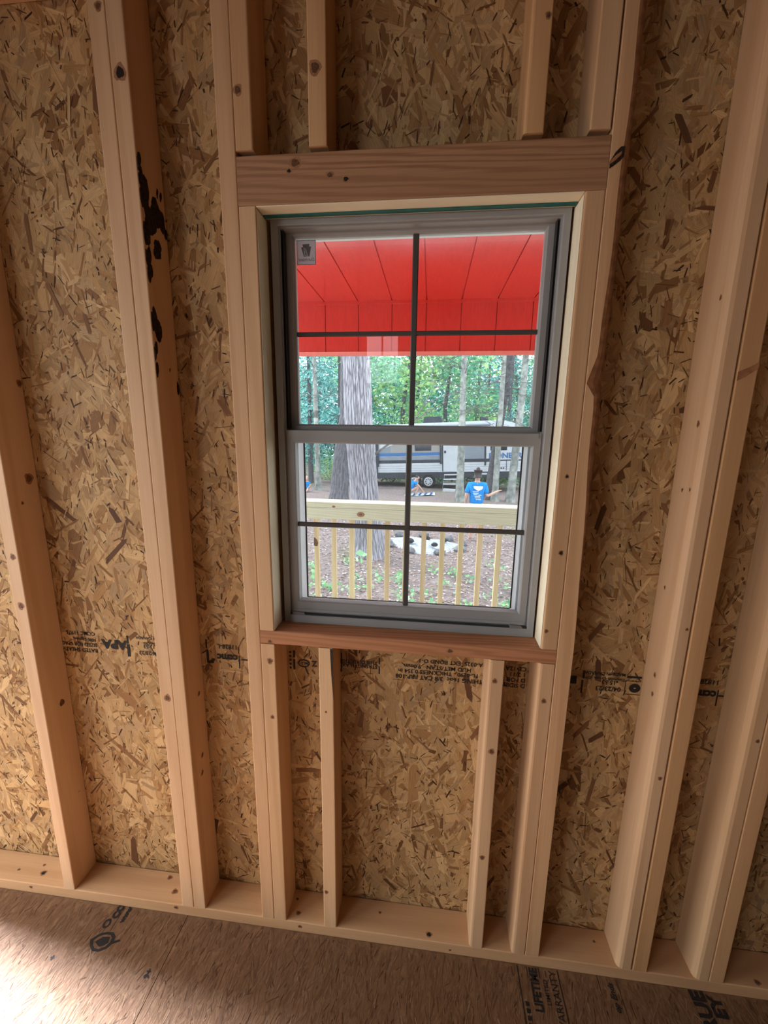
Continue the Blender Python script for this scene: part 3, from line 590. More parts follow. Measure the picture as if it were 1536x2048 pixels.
text('Dutchland', 0.0105, M['sticker_ink'], upper, (sx1-.003, sy-.0007, sz0+.0080), (-1, 0, 0), (0, 0, 1), squeeze=.88, shear=.25, name='sticker_lettering')
for i, b in enumerate(('DPAR 9 TEMPER', 'SGCC 300 3/32', 'ANSI Z97-2009', 'TEMPERED GLASS')):
    text(b, 0.0052, M['sticker_ink'], upper, (-0.2020, 0.1028, 1.5415-i*0.0048), (-1, 0, 0), (0, 0, 1), squeeze=.72, bold=.02, name='glass_lettering')

# ------------------------------------------------------------------ PORCH: roof, railing, deck
M['bark'] = plain('grey_pine_bark', (0.259, 0.252, 0.277), 0.85, 0.1, 0.35, 14, bump=0.6)
M['bark_dark'] = plain('dark_trunk_bark', (0.0936, 0.09, 0.0972), 0.85, 0.1, 0.35, 10, bump=0.5)
M['bark_thin'] = plain('mottled_thin_bark', (0.216, 0.23, 0.216), 0.85, 0.1, 0.55, 5, bump=0.4)
M['twig'] = plain('grey_dead_twigs', (0.122, 0.119, 0.115), 0.85, 0.1, 0.3, 20)
M['deck'] = wood('deck_board_wood', (0.72, 0.68, 0.55), (0.50, 0.43, 0.30), rings=0.4)
BY = 1.69
porch = tag(empty('porch_roof', (0, BY, 2.24)), 'red painted porch ceiling with grooved boards and hanging front beam', 'porch roof')
PI_ = Matrix.Translation(porch.location).inverted()
def ppart(mb, name, mat, parent, inv):
    o = mb.build(name, mat, parent); o.matrix_parent_inverse = inv; return o
for k in range(-8, 9):
    x0 = 0.0300 + 0.2032*k + 0.0028; x1 = 0.0300 + 0.2032*(k+1) - 0.0028
    ppart(MB().box(x0, x1, 0.130, BY-0.001, 2.2400, 2.2500), 'ceiling_board', M['red'], porch, PI_)
    ppart(MB().box(x0, x1, BY, BY+0.010, 1.9580, 2.2395), 'beam_board', M['red'], porch, PI_)
ppart(MB().box(-1.65, 1.90, BY+0.0102, BY+0.045, 1.9400, 2.2700), 'beam', M['red'], porch, PI_)
ppart(MB().box(-1.65, 1.90, 0.125, BY+0.30, 2.2502, 2.2900), 'roof_deck', M['red'], porch, PI_)
ppart(MB().prism([(BY-0.018, 2.2240), (BY-0.0002, 2.2240), (BY-0.0002, 2.2398), (BY-0.018, 2.2398)], 'x', -1.65, 1.90), 'ledger_trim', M['red'], porch, PI_)
ppart(MB().prism([(BY-0.006, 1.9578), (BY+0.0095, 1.9380), (BY+0.0100, 1.9380), (BY+0.0100, 1.9578)], 'x', -1.65, 1.90), 'bottom_trim', M['red'], porch, PI_)

RYf = 1.600                                            # inner face of the top rail
rail = tag(empty('porch_railing', (0, RYf, -0.06)), 'pale new wooden porch railing with square balusters', 'railing')
RI = Matrix.Translation(rail.location).inverted()
def rpiece(name, x0, x1, y0, y1, z0, z1, mat, tint=(1, 1, 1), horiz=True):
    w, d = (z1-z0, y1-y0) if horiz else (x1-x0, y1-y0); L = x1-x0 if horiz else z1-z0
    me = MB().prism(profile(w, d, (0.003,)*4, 2), 'z', 0, L).mesh(name)
    if horiz: me.transform(Matrix(((0, 0, 1, x0), (0, 1, 0, y0), (1, 0, 0, z0), (0, 0, 0, 1)))); me.flip_normals()
    # keep grain along the board: bring length to local Z through the object rotation
    o = link(name, me, mat, rail); o.matrix_parent_inverse = RI
    if horiz:
        me.transform(Matrix(((0, 0, 1, x0), (0, 1, 0, y0), (1, 0, 0, z0), (0, 0, 0, 1))).inverted()); me.flip_normals()
        o.rotation_euler = Matrix(((0, 0, 1), (0, -1, 0), (1, 0, 0))).to_euler(); o.location = (x0, y0+d, z0)
    else: o.location = (x0, y0, z0)
    o.color = (*tint, 1); return o
rpiece('cap_rail', -1.62, 1.85, RYf, RYf+0.125, 0.9990, 1.0340, M['rail'], (1.03, 1.03, 1.03)); rpiece('top_rail', -1.62, 1.85, RYf+0.0015, RYf+0.0395, 0.9235, 0.9982, M['rail'])
for (x, z, r) in ((-0.345, 0.962, 0.013), (-0.52, 1.008, 0.006)):
    for k, mt in ((1.3, 'knot_ring'), (0.55, 'knot')):
        o = MB().add([(x+1.5*k*r*math.cos(t*PI/7), RYf-0.0003-0.0002*(k < 1), z+k*r*math.sin(t*PI/7)) for t in range(14)], [tuple(range(14))]).build('knot', M[mt], rail); o.matrix_parent_inverse = RI
bx = [-0.6406 + 0.1168*k for k in range(-8, 20)]
for i, x in enumerate(bx):
    if abs(x-(-0.6406+0.1168*5)) < 0.01: pass
    if x < -1.55 or x > 1.75: continue
    q = 0.92 + 0.16*random.random()
    rpiece('baluster', x-0.0155, x+0.0155, RYf+0.006, RYf+0.037, 0.035, 0.9230, M['baluster'], (q, q*(0.94+0.06*random.random()), q*0.95), False)
rpiece('bottom_rail', -1.62, 1.85, RYf, RYf+0.040, -0.010, 0.0345, M['rail'])
for x in (-1.712, 1.855): rpiece('post', x, x+0.089, RYf, RYf+0.0885, -0.058, 1.93, M['rail'], (1, 1, 1), False)
o = MB().add([(-0.6406-.0155, RYf+.0055, .74), (-0.6406-.0155, RYf+.0055, .80), (-0.6406+.004, RYf+.0055, .785), (-0.6406+.014, RYf+.0055, .76), (-0.6406+.006, RYf+.0055, .738)], [(0, 1, 2, 3, 4)]).build('knot', M['knot'], rail); o.matrix_parent_inverse = RI
deck = tag(empty('porch_deck', (0, 0.9, -0.06)), 'wooden porch deck boards under the railing', 'deck'); DI = Matrix.Translation(deck.location).inverted()
y = 0.125
while y < 1.72:
    o = MB().prism(profile(0.032, 0.136, (0.003,)*4, 2), 'z', 0, 3.56).build('deck_board', M['deck'], deck); o.matrix_parent_inverse = DI
    o.rotation_euler = Matrix(((0, 0, 1), (0, -1, 0), (1, 0, 0))).to_euler(); o.location = (-1.72, y+0.136, -0.0925); y += 0.141
for x in (-1.70, 0.05, 1.72): ppart(MB().box(x, x+0.09, 1.60, 1.69, -0.95, -0.093), 'deck_post', M['deck'], deck, DI)

# ------------------------------------------------------------------ YARD
def gz(x, y): return -0.75 - 0.035*y + 0.03*math.sin(x*0.9+y*0.4)*min(1, max(0, (y-2)/4)) + 0.02*math.sin(2.3*x-1.1*y)
def ground_mat():
    m, nt, b = newmat('forest_floor', 0.9, 0.1)
    tc = nt.nodes.new('ShaderNodeTexCoord')
    a = N(nt, 'ShaderNodeTexNoise', Scale=14.0, Detail=6.0, Roughness=0.75); nt.links.new(tc.outputs['Object'], a.inputs['Vector'])
    g = N(nt, 'ShaderNodeTexNoise', Scale=0.55, Detail=3.0); nt.links.new(tc.outputs['Object'], g.inputs['Vector'])
    c = ramp(nt, a.outputs[0], [(0.25, (0.0858, 0.0594, 0.0561)), (0.5, (0.198, 0.155, 0.152)), (0.75, (0.33, 0.284, 0.284))])
    c2 = ramp(nt, a.outputs[0], [(0.3, (0.066, 0.106, 0.033)), (0.7, (0.198, 0.251, 0.0924))])
    nt.links.new(mixc(nt, c, c2, ramp(nt, g.outputs[0], [(0.55, (0, 0, 0)), (0.68, (0.396, 0.396, 0.396))])), b.inputs['Base Color'])
    bp = N(nt, 'ShaderNodeBump', Strength=0.8, Distance=0.03); nt.links.new(a.outputs[0], bp.inputs['Height']); nt.links.new(bp.outputs[0], b.inputs['Normal'])
    return m
M['ground'] = ground_mat()
gx = np.linspace(-34, 34, 110); gy = np.r_[np.linspace(-6, 14, 70), np.linspace(14.6, 62, 50)]
vs = [(x, y, gz(x, y)) for y in gy for x in gx]; nx = len(gx)
fs = [(j*nx+i, j*nx+i+1, (j+1)*nx+i+1, (j+1)*nx+i) for j in range(len(gy)-1) for i in range(nx-1)]
tag(MB().add(vs, fs).build('forest_floor', M['ground'], smooth=True), 'brown leaf-strewn ground of the camp clearing', None, None, 'structure')
def leafcloud(n, center, radii, size, palette, shell=0.0, droop=0.0, asp=0.55):
    u = rng.normal(size=(n, 3)); u /= np.linalg.norm(u, axis=1)[:, None]
    r = (shell + (1-shell)*rng.random(n)**(1/2.2))[:, None]
    c = np.asarray(center) + u*r*np.asarray(radii)
    a = rng.normal(size=(n, 3)); a[:, 2] *= .5; a[:, 2] -= droop; a /= np.linalg.norm(a, axis=1)[:, None]
    b = np.cross(a, rng.normal(size=(n, 3))); b /= np.linalg.norm(b, axis=1)[:, None]
    s = size*rng.uniform(.6, 1.4, n)[:, None]
    V = np.stack([c - a*s*.5, c + b*s*asp*.5, c + a*s*.5, c - b*s*asp*.5], 1).reshape(-1, 3)
    pal = np.array(palette); C = pal[rng.integers(0, len(pal), n)]*rng.uniform(.7, 1.3, (n, 1))
    return V, np.repeat(C, 4, 0)
litter_pal = [(0.286, 0.224, 0.211), (0.204, 0.136, 0.116), (0.374, 0.333, 0.34), (0.15, 0.102, 0.0884), (0.422, 0.381, 0.367), (0.313, 0.204, 0.15)]
n = 15000; lx = rng.uniform(-3.6, 4.2, n); ly = 3.2 + 8.5*rng.random(n)**1.25
V, C = leafcloud(n, (0, 0, 0), (0, 0, 0), 0.06, litter_pal)
V[:, 2] *= 0.35; base = np.array([[x, y, gz(x, y)+0.012] for x, y in zip(lx, ly)]); V = V + np.repeat(base, 4, 0)
tag(add_colored('leaf_litter', V, np.arange(len(V)).reshape(-1, 4), C, M['litter'], None), 'dry fallen leaves scattered over the ground by the porch', 'leaf litter', None, 'stuff')

# ------------------------------------------------------------------ trees
def trunk_mesh(name, pts, rad, segs=24, rings=60, ridge=0.0, flare=0.0, lobes=4, freq=9.0):
    pts = [Vector(p) for p in pts]; nseg = len(pts)-1; vs = []; fs = []
    sd = random.uniform(0, 50)
    for j in range(rings+1):
        t = j/rings; q = t**1.5*nseg; k = min(int(q), nseg-1); f = q-k
        p = pts[k].lerp(pts[k+1], f); r = rad[k]+(rad[k+1]-rad[k])*f
        h = p.z-pts[0].z
        for i in range(segs):
            a = 2*PI*i/segs
            rr = r
            if flare: rr += flare*math.exp(-max(h, 0)/0.28)*(0.45+0.55*abs(math.sin(lobes*a/2+sd)))
            if ridge:
                v = mnoise.noise(Vector((math.cos(a)*freq*r*3+sd+.35*math.sin(h*4), math.sin(a)*freq*r*3, h*1.5)))
                v2 = mnoise.noise(Vector((math.cos(a)*freq*r*7, math.sin(a)*freq*r*7+sd, h*5)))
                rr += ridge*(1-2.2*abs(v)) + ridge*0.5*v2
            vs.append((p.x+rr*math.cos(a), p.y+rr*math.sin(a), p.z))
    for j in range(rings): fs += [(j*segs+i, j*segs+(i+1) % segs, (j+1)*segs+(i+1) % segs, (j+1)*segs+i) for i in range(segs)]
    fs.append(tuple(range(rings*segs, rings*segs+segs)))
    return MB().add(vs, fs).mesh(name, ridge == 0)
def branch_tubes(mb, p, d, L, r, depth=2):
    p = Vector(p); d = Vector(d).normalized(); pts = [p]; rs = [r]
    for i in range(4):
        d = (d + Vector((random.gauss(0, .14), random.gauss(0, .14), random.gauss(-.02, .12)))).normalized()
        p = p + d*L/4; pts.append(p); rs.append(r*(1-(i+1)/4.6))
        if depth > 0 and i > 0:
            for s in range(2):
                dd = (d + Vector((random.gauss(0, .6), random.gauss(0, .6), random.gauss(0, .35)))).normalized()
                branch_tubes(mb, p, dd, L*random.uniform(.3, .5), r*.5, depth-1)
    mb.tube(pts, rs, 4)
GREEN = [(0.15, 0.36, 0.19), (0.21, 0.44, 0.23), (0.12, 0.31, 0.21), (0.30, 0.52, 0.28), (0.10, 0.27, 0.21)]
TEAL = [(0.10, 0.30, 0.29), (0.14, 0.38, 0.36), (0.08, 0.24, 0.24), (0.20, 0.45, 0.42), (0.25, 0.48, 0.48)]
YELLOWG = [(0.32, 0.50, 0.20), (0.25, 0.44, 0.19), (0.42, 0.58, 0.28), (0.18, 0.38, 0.19)]
def place(name, x, y, label, cat, group=None):
    t = tag(empty(name, (x, y, gz(x, y)-0.02)), label, cat, group); return t
def bark_trunk(name, pts, rad, segs, rings, depth, flare, lobes, nplates, parent, plate=(0.343, 0.335, 0.374), fis=(0.0585, 0.0507, 0.053)):
    # long vertical bark plates parted by wandering fissures
    pts = [Vector(p) for p in pts]; nseg = len(pts)-1; V = []; C = []; sd = random.uniform(0, 50)
    for j in range(rings+1):
        t = j/rings; q = t**1.35*nseg; k = min(int(q), nseg-1); f = q-k
        p = pts[k].lerp(pts[k+1], f); r = rad[k]+(rad[k+1]-rad[k])*f; h = p.z-pts[0].z
        for i in range(segs):
            a = 2*PI*i/segs; ca, sa = math.cos(a), math.sin(a)
            w = 0.55*mnoise.noise(Vector((ca*2.2, sa*2.2, h*1.7+sd))) + 0.22*mnoise.noise(Vector((ca*6, sa*6, h*5+sd)))
            g = abs(math.sin(a*nplates/2 + w*2.6))
            g = min(1.0, g*2.3)
            g = min(g, min(1.0, 0.25+3.2*abs(mnoise.noise(Vector((ca*7, sa*7, h*3.1-sd))))))
            rr = r + depth*(g-1) + 0.004*mnoise.noise(Vector((ca*22, sa*22, h*16)))
            if flare: rr += flare*math.exp(-max(h, 0)/0.28)*(0.45+0.55*abs(math.sin(lobes*a/2+sd)))
            V.append((p.x+rr*ca, p.y+rr*sa, p.z)); m_ = 0.85+0.3*mnoise.noise(Vector((ca*9, sa*9, h*7+3)))
            gg = g**0.7; C.append([(fis[c]*(1-gg)+plate[c]*gg)*m_ for c in range(3)])
    F = np.array([(j*segs+i, j*segs+(i+1) % segs, (j+1)*segs+(i+1) % segs, (j+1)*segs+i) for j in range(rings) for i in range(segs)])
    return add_colored(name, np.array(V), F, np.array(C), M['barkcol'], parent)
M['barkcol'] = attrmat('fissured_bark', 0.9, 0.1, None)
# the big pine close to the porch
t = place('pine_tree', -1.10, 6.85, 'thick grey-barked pine trunk rising just beyond the porch railing', 'tree')
bark_trunk('trunk', [(0.05, 0, -.05), (-0.05, 0, 1.2), (-0.17, 0.02, 2.6), (-0.24, 0.05, 4.2), (-0.3, 0.05, 9.0)], [0.285, 0.270, 0.262, 0.245, 0.16], 220, 330, 0.026, 0.18, 5, 26, t)
V, C = leafcloud(1500, (-0.3, 0, 9.0), (2.4, 2.4, 2.0), 0.35, TEAL, 0.2); add_colored('foliage', V, np.arange(len(V)).reshape(-1, 4), C, M['leaf'], t)
mb = MB(); branch_tubes(mb, (0.02, 0.1, 1.9), (0.8, 0.3, 0.9), 2.2, 0.030, 2); mb.build('branch', M['twig'], t)['kind'] = 'stuff'; mb = MB(); branch_tubes(mb, (-0.3, 0.1, 3.0), (-1, 0.2, 0.25), 1.5, 0.012, 1); mb.build('branch', M['twig'], t)['kind'] = 'stuff'
t = place('pine_tree', -3.30, 14.2, 'dark trunk standing right behind the thick grey pine', 'tree')
bark_trunk('trunk', [(0.0, 0, -.05), (0.10, 0, 1.5), (0.34, 0, 3.2), (0.36, 0, 5), (0.4, 0, 9.0)], [0.34, 0.30, 0.26, 0.24, 0.16], 90, 120, 0.02, 0.12, 5, 18, t, (0.16, 0.155, 0.175), (0.05, 0.048, 0.055))
V, C = leafcloud(700, (0.4, 0, 9.0), (2.2, 2.2, 2.0), 0.35, TEAL, 0.2); add_colored('foliage', V, np.arange(len(V)).reshape(-1, 4), C, M['leaf'], t)
thin = [(1.30, 15.3, 0.145, 0.11, -0.10, 'bark_thin', 'slender mottled trunk just left of the person in blue'),
        (2.45, 15.9, 0.17, 0.14, 0.55, 'bark_dark', 'dark slender trunk leaning behind the person in blue'),
        (2.66, 15.4, 0.115, 0.085, 0.0, 'bark_thin', 'pale slender trunk beside the dark leaning one'),
        (3.26, 15.5, 0.155, 0.12, 0.22, 'bark_thin', 'rightmost slender mottled trunk in front of the trailer'),
        (-4.95, 17.4, 0.12, 0.09, -0.10, 'bark_thin', 'leftmost slender trunk beside the seated child'),
        (-4.75, 21.0, 0.13, 0.10, 0.05, 'bark_dark', 'second slender trunk from the left, near the seated child'),
        (-5.10, 25.5, 0.15, 0.11, 0.1, 'bark_thin', 'pale far trunk among the undergrowth on the left'),
        (-4.20, 26.0, 0.33, 0.25, -0.1, 'bark_dark', 'stout far trunk left of the dark pine')]
for i, (x, y, r0, r1, lean, mt, lb) in enumerate(thin):
    t = place('slender_tree', x, y, lb, 'tree', 'slender trees around the clearing')
    link('trunk', trunk_mesh('trunk', [(0, 0, -.05), (lean*.35, 0, 2.0), (lean*.8, 0, 4.5), (lean, 0, 9.5)], [r0, r0*.92, r1, r1*.6], 18, 50, 0.004, 0.10, 4, 5.0), M[mt], t)
    mb = MB()
    for q in range(16 if i < 4 else 6):
        z = random.uniform(2.6, 6.5); a = random.uniform(0, 2*PI)
        branch_tubes(mb, (lean*z/8, 0, z), (math.cos(a), math.sin(a)*.6, random.uniform(-.25, .5)), random.uniform(.8, 2.0), 0.018, 2)
    mb.build('dead_branches', M['twig'], t)['kind'] = 'stuff'
    V, C = leafcloud(500, (lean, 0, 8.2), (1.5, 1.5, 2.2), 0.28, TEAL if i in (1, 2, 3) else GREEN, 0.1); add_colored('foliage', V, np.arange(len(V)).reshape(-1, 4), C, M['leaf'], t)
# forest behind: leafy trees and conifers
def leafy(x, y, h, rad, pal, label, n=2300, size=0.26):
    t = place('leafy_tree', x, y, label, 'tree', 'leafy trees behind the clearing')
    link('trunk', trunk_mesh('trunk', [(0, 0, -.05), (random.uniform(-.3, .3), 0, h*.5), (random.uniform(-.5, .5), 0, h*.95)], [0.16, 0.12, 0.05], 12, 16), M['bark_dark'], t)
    Vs = []; Cs = []
    for k in range(9):
        a = random.uniform(0, 2*PI); rr = rad*random.uniform(.2, .75); zz = h*random.uniform(.28, .95)
        V, C = leafcloud(n//9, (rr*math.cos(a), rr*math.sin(a), zz), (rad*.55, rad*.55, rad*.42), size, pal, 0.15); Vs.append(V); Cs.append(C*random.uniform(.75, 1.25))
    V = np.concatenate(Vs); add_colored('foliage', V, np.arange(len(V)).reshape(-1, 4), np.concatenate(Cs), M['leaf'], t)
def conifer(x, y, h, rad, label, n=2600, z0=0.12, pal=TEAL):
    t = place('conifer', x, y, label, 'tree', 'conifers behind the clearing')
    link('trunk', trunk_mesh('trunk', [(0, 0, -.05), (0, 0, h*.5), (0, 0, h)], [0.15, 0.10, 0.03], 12, 14), M['bark_dark'], t)
    mb = MB(); Vs = []; Cs = []; nb = 70
    for k in range(nb):
        f = (k+random.random())/nb; z = h*(z0+(1-z0)*f); L = rad*(1-f)**.75*random.uniform(.7, 1.15)+.15; a = random.uniform(0, 2*PI)
        e = Vector((math.cos(a)*L, math.sin(a)*L, z-L*.32)); mb.cyl((0, 0, z), e, 0.022, 0.006, 4, False)
        m_ = max(8, int(n/nb*(L/rad+.3))); s = rng.random(m_)**.7
        c = np.outer(1-s, (0, 0, z)) + np.outer(s, tuple(e)) + rng.normal(0, .10, (m_, 3))
        V, C = leafcloud(m_, (0, 0, 0), (0, 0, 0), 0.30, pal, 0, 0.7, 0.22); Vs.append(V+np.repeat(c, 4, 0)); Cs.append(C)
    mb.build('boughs', M['twig'], t)['kind'] = 'stuff'; V = np.concatenate(Vs); add_colored('foliage', V, np.arange(len(V)).reshape(-1, 4), np.concatenate(Cs), M['leaf'], t)
leafy(-1.6, 24.5, 8.5, 2.3, YELLOWG, 'bright yellow-green leafy tree right of the thick pine'); leafy(1.2, 25.5, 9.0, 2.6, GREEN, 'green leafy tree above the middle of the trailer roof')
leafy(3.4, 29.0, 10.0, 3.0, YELLOWG, 'yellow-green leafy tree behind the slender trunks'); leafy(-4.8, 30.0, 9.5, 3.0, GREEN, 'green leafy tree left of the thick pine')
leafy(-8.2, 29.0, 9.0, 3.0, TEAL, 'blue-green leafy tree at the left edge of the window'); leafy(-1.0, 33.0, 11.0, 3.6, GREEN, 'far green leafy tree behind the bright one')
leafy(6.5, 33.0, 11.0, 3.4, GREEN, 'far leafy tree right of the trailer front'); leafy(11.0, 29.0, 10.0, 3.4, TEAL, 'blue-green leafy tree beyond the right window edge')
leafy(-12.5, 27.0, 9.0, 3.2, GREEN, 'leafy tree beyond the left window edge')
conifer(-6.2, 20.5, 10.0, 2.3, 'dark conifer at the left behind the slender trunks'); conifer(4.5, 24.0, 11.0, 2.6, 'blue-green conifer behind the rightmost slender trunk')
conifer(6.9, 26.0, 12.0, 2.8, 'tall blue-green conifer at the right edge of the window'); conifer(2.4, 33.0, 13.0, 3.0, 'far conifer between the leafy trees')
conifer(-3.2, 36.0, 13.0, 3.2, 'far conifer left of centre'); conifer(-9.8, 36.0, 13.0, 3.4, 'far conifer at the far left'); conifer(9.0, 37.0, 14.0, 3.6, 'far conifer at the far right'); conifer(5.2, 39.0, 14.0, 3.6, 'farthest conifer behind the trailer front')
Vs = []; Cs = []
for k in range(64):                                   # far edge of the wood, too dense to count
    x = -26+0.83*k+random.uniform(-.6, .6); y = 40+random.uniform(0, 12); h = random.uniform(9, 14); g0 = gz(x, y)
    for q in range(7):
        V, C = leafcloud(170, (x+random.uniform(-1.4, 1.4), y+random.uniform(-1, 1), g0+h*random.uniform(.04, .95)), (1.7, 1.7, 1.5), .42, TEAL if k % 3 else GREEN, 0.1); Vs.append(V); Cs.append(C*random.uniform(.8, 1.25))
V = np.concatenate(Vs); tag(add_colored('far_woods', V, np.arange(len(V)).reshape(-1, 4), np.concatenate(Cs), M['leaf'], None), 'dense blue-green edge of the wood far behind the trailer', 'woods', None, 'stuff')
def bush(x, y, rad, h, pal, label, n=900, size=0.12):
    t = place('bush', x, y, label, 'bush', 'undergrowth around the trailer')
    mb = MB()
    for k in range(5): a = random.uniform(0, 6); mb.cyl((0, 0, 0), (rad*.5*math.cos(a), rad*.5*math.sin(a), h*.6), 0.015, 0.006, 5)
    mb.build('stems', M['twig'], t)['kind'] = 'stuff'; V, C = leafcloud(n, (0, 0, h*.55), (rad, rad, h*.5), size, pal, 0.1); add_colored('foliage', V, np.arange(len(V)).reshape(-1, 4), C, M['leaf'], t)
for (x, y, r, h, p, lb) in ((-5.3, 21.5, 1.0, 1.3, YELLOWG, 'bright low bush at the left, behind the seated child'), (-4.0, 22.5, 1.1, 1.0, YELLOWG, 'bright low bush left of the dark pine'), (-6.8, 24.0, 1.4, 1.8, GREEN, 'green bush at the left window edge'),
        (-2.0, 22.3, 1.1, .8, YELLOWG, 'low bush seen under the rear of the trailer'), (0.6, 22.6, 1.0, .9, GREEN, 'low bush seen behind the trailer wheel'), (2.2, 22.0, 1.2, 1.0, GREEN, 'low bush seen behind the trailer steps'), (3.6, 21.4, 1.0, .9, YELLOWG, 'low bush under the front of the trailer'), (5.0, 21.0, 1.3, 1.3, GREEN, 'green bush beyond the trailer front'), (7.2, 19.5, 1.3, 1.2, GREEN, 'green bush at the right window edge')):
    bush(x, y, r, h, p, lb)
# seedlings poking through the leaves
sd = [(-1.05, 5.75, 'tall'), (-0.55, 5.0, ''), (-1.35, 4.9, ''), (-0.75, 5.6, ''), (-1.7, 5.6, ''), (-0.2, 5.2, ''), (0.35, 4.7, ''), (0.15, 5.9, ''), (0.75, 5.3, ''), (1.15, 4.75, ''), (0.95, 4.5, ''), (1.35, 5.4, ''), (-0.05, 4.4, ''), (-1.0, 4.5, ''), (0.55, 4.35, ''), (1.5, 4.9, ''), (-0.9, 5.2, ''), (1.6, 6.2, ''), (-0.35, 4.65, ''), (-1.55, 4.6, '')]
Vs = []; Cs = []
for i, (x, y, k) in enumerate(sd):
    if k:
        t = place('seedling', x, y, 'broad-leaved seedling standing in front of the thick pine', 'seedling'); h = 0.34
        MB().cyl((0, 0, 0), (0, 0, h), 0.006, 0.003, 5).build('stem', M['twig'], t)
        V, C = leafcloud(5, (0, 0, h*.85), (.10, .06, h*.35), 0.13, [(0.30, 0.62, 0.30), (0.36, 0.66, 0.36)], 0.2, 0, 0.8)
        add_colored('leaves', V, np.arange(len(V)).reshape(-1, 4), C, M['leaf'], t)
    else:
        for q in range(3):
            xx, yy = x+random.gauss(0, .2), y+random.gauss(0, .25)
            V, C = leafcloud(random.randint(8, 20), (xx, yy, gz(xx, yy)+.07), (.13, .13, .06), 0.055, [(0.22, 0.48, 0.20), (0.32, 0.56, 0.28), (0.16, 0.38, 0.18), (0.42, 0.6, 0.4)], 0.2, 0, 0.8); Vs.append(V); Cs.append(C)
V = np.concatenate(Vs); tag(add_colored('ground_weeds', V, np.arange(len(V)).reshape(-1, 4), np.concatenate(Cs), M['leaf'], None), 'small green weeds scattered through the dry leaves', 'weeds', None, 'stuff')
# fire pit: pale ash heap and stones
M['ash'] = plain('pale_ash', (0.315, 0.338, 0.375), 0.9, 0.1, 0.35, 16, bump=0.8); M['stone'] = plain('grey_stone', (0.128, 0.131, 0.143), 0.8, 0.2, 0.4, 12, bump=0.6); M['char'] = plain('charred_wood', (0.0225, 0.0225, 0.0248), 0.8, 0.2, 0.4, 12)
px, py = 0.02, 8.0; vs = []; n = 28
for j in range(7):
    for i in range(n):
        a = 2*PI*i/n; r = (1-j/6.5)*0.85*(1+.12*math.sin(3*a)+.06*math.sin(7*a)); x = px+r*math.cos(a)*1.0; y_ = py+r*math.sin(a)*.9
        vs.append((x, y_, gz(x, y_)-.015+.13*(j/6.0)**.8+.02*mnoise.noise(Vector((x*5, y_*5, 0)))))
tag(MB().add(vs, [(j*n+i, j*n+(i+1) % n, (j+1)*n+(i+1) % n, (j+1)*n+i) for j in range(6) for i in range(n)]+[tuple(range(6*n, 7*n))]).build('ash_heap', M['ash'], smooth=True), 'pale grey ash heap of the fire pit beyond the railing', 'ash heap')
def rock(x, y, z, s, mat, label, grp, name='stone'):
    bm = bmesh.new(); bmesh.ops.create_icosphere(bm, subdivisions=2, radius=1)
    sdv = random.uniform(0, 99)
    for v in bm.verts: v.co = Vector((v.co.x*s, v.co.y*s*.9, v.co.z*s*.6))*(1+.35*mnoise.noise(v.co*1.3+Vector((sdv, 0, 0))))
    me = bpy.data.meshes.new(name); bm.to_mesh(me); bm.free(); o = link(name, me, mat, None, (x, y, z)); o.rotation_euler = (0, 0, random.uniform(0, 6)); tag(o, label, 'stone', grp)
for i in range(9):
    a = 2*PI*i/9+.2; x = px+.88*math.cos(a); y_ = py+.80*math.sin(a); rock(x, y_, gz(x, y_)+.05, random.uniform(.10, .15), M['stone'], 'rough grey stone in the ring of the fire pit', 'fire pit ring stones')
for (dx, dy, s) in ((-.30, -.25, .085), (.22, -.40, .075), (.05, .15, .09), (.45, .1, .07)):
    x, y_ = px+dx, py+dy; rock(x, y_, gz(x, y_)+.13, s, M['char'], 'charred black lump lying on the pale ash', 'charred lumps in the fire pit', 'charred_lump')

# ------------------------------------------------------------------ camper trailer
M['tw'] = plain('white_trailer_skin', (0.446, 0.471, 0.508), 0.4, 0.4, 0.05, 3); M['tg'] = plain('grey_trailer_skin', (0.186, 0.211, 0.248), 0.4, 0.4, 0.08, 3); M['tb'] = plain('beige_trailer_skin', (0.26, 0.248, 0.236), 0.45, 0.4, 0.05, 3)
M['tblue'] = plain('blue_stripe', (0.0372, 0.124, 0.31), 0.4, 0.4, 0.1, 3); M['tdark'] = plain('dark_trailer_trim', (0.0279, 0.0322, 0.0434), 0.45, 0.4, 0.2, 3); M['tglass'] = plain('dark_tinted_glass', (0.0124, 0.0186, 0.0279), 0.08, 0.6, 0.1, 3)
M['tyre'] = plain('black_tyre', (0.0186, 0.0186, 0.0205), 0.8, 0.2, 0.2, 8); M['rim'] = plain('silver_wheel_rim', (0.384, 0.403, 0.434), 0.35, 0.5, 0.1, 8)
tr = tag(empty('camper_trailer', (0.06, 19.75, gz(0.06, 19.75))), 'white and grey camper trailer with blue stripe parked beyond the trees', 'trailer')
tr.rotation_euler = (0, math.radians(-2.9), math.radians(-9))
def tp(name, mat, x0, x1, z0, z1, y0=-0.012, y1=0.0): return MB().box(x0, x1, y0, y1, z0, z1).build(name, M[mat], tr)
XA, XB = -4.35, 4.55
body = MB().prism([(XA, .80), (XB-.15, .80), (XB, 1.15), (XB, 2.35), (XB-.22, 2.95), (XB-.75, 3.12), (XA+.2, 3.12), (XA, 2.95)], 'y', 0.0, 2.4).build('body', M['tw'], tr)
MB().prism([(XA+.15, 3.121), (XB-.8, 3.121), (XB-1.0, 3.20), (XA+.3, 3.20)], 'y', 0.05, 2.35).build('roof', M['tw'], tr)
tp('chassis', 'tdark', XA, XB-.1, .50, .795, 0.02, 2.38)
for k in range(3):
    z = 0.88 + k*.12; tp('siding_line', 'tg', XA, 0.66, z, z+.012, -.004, 0)
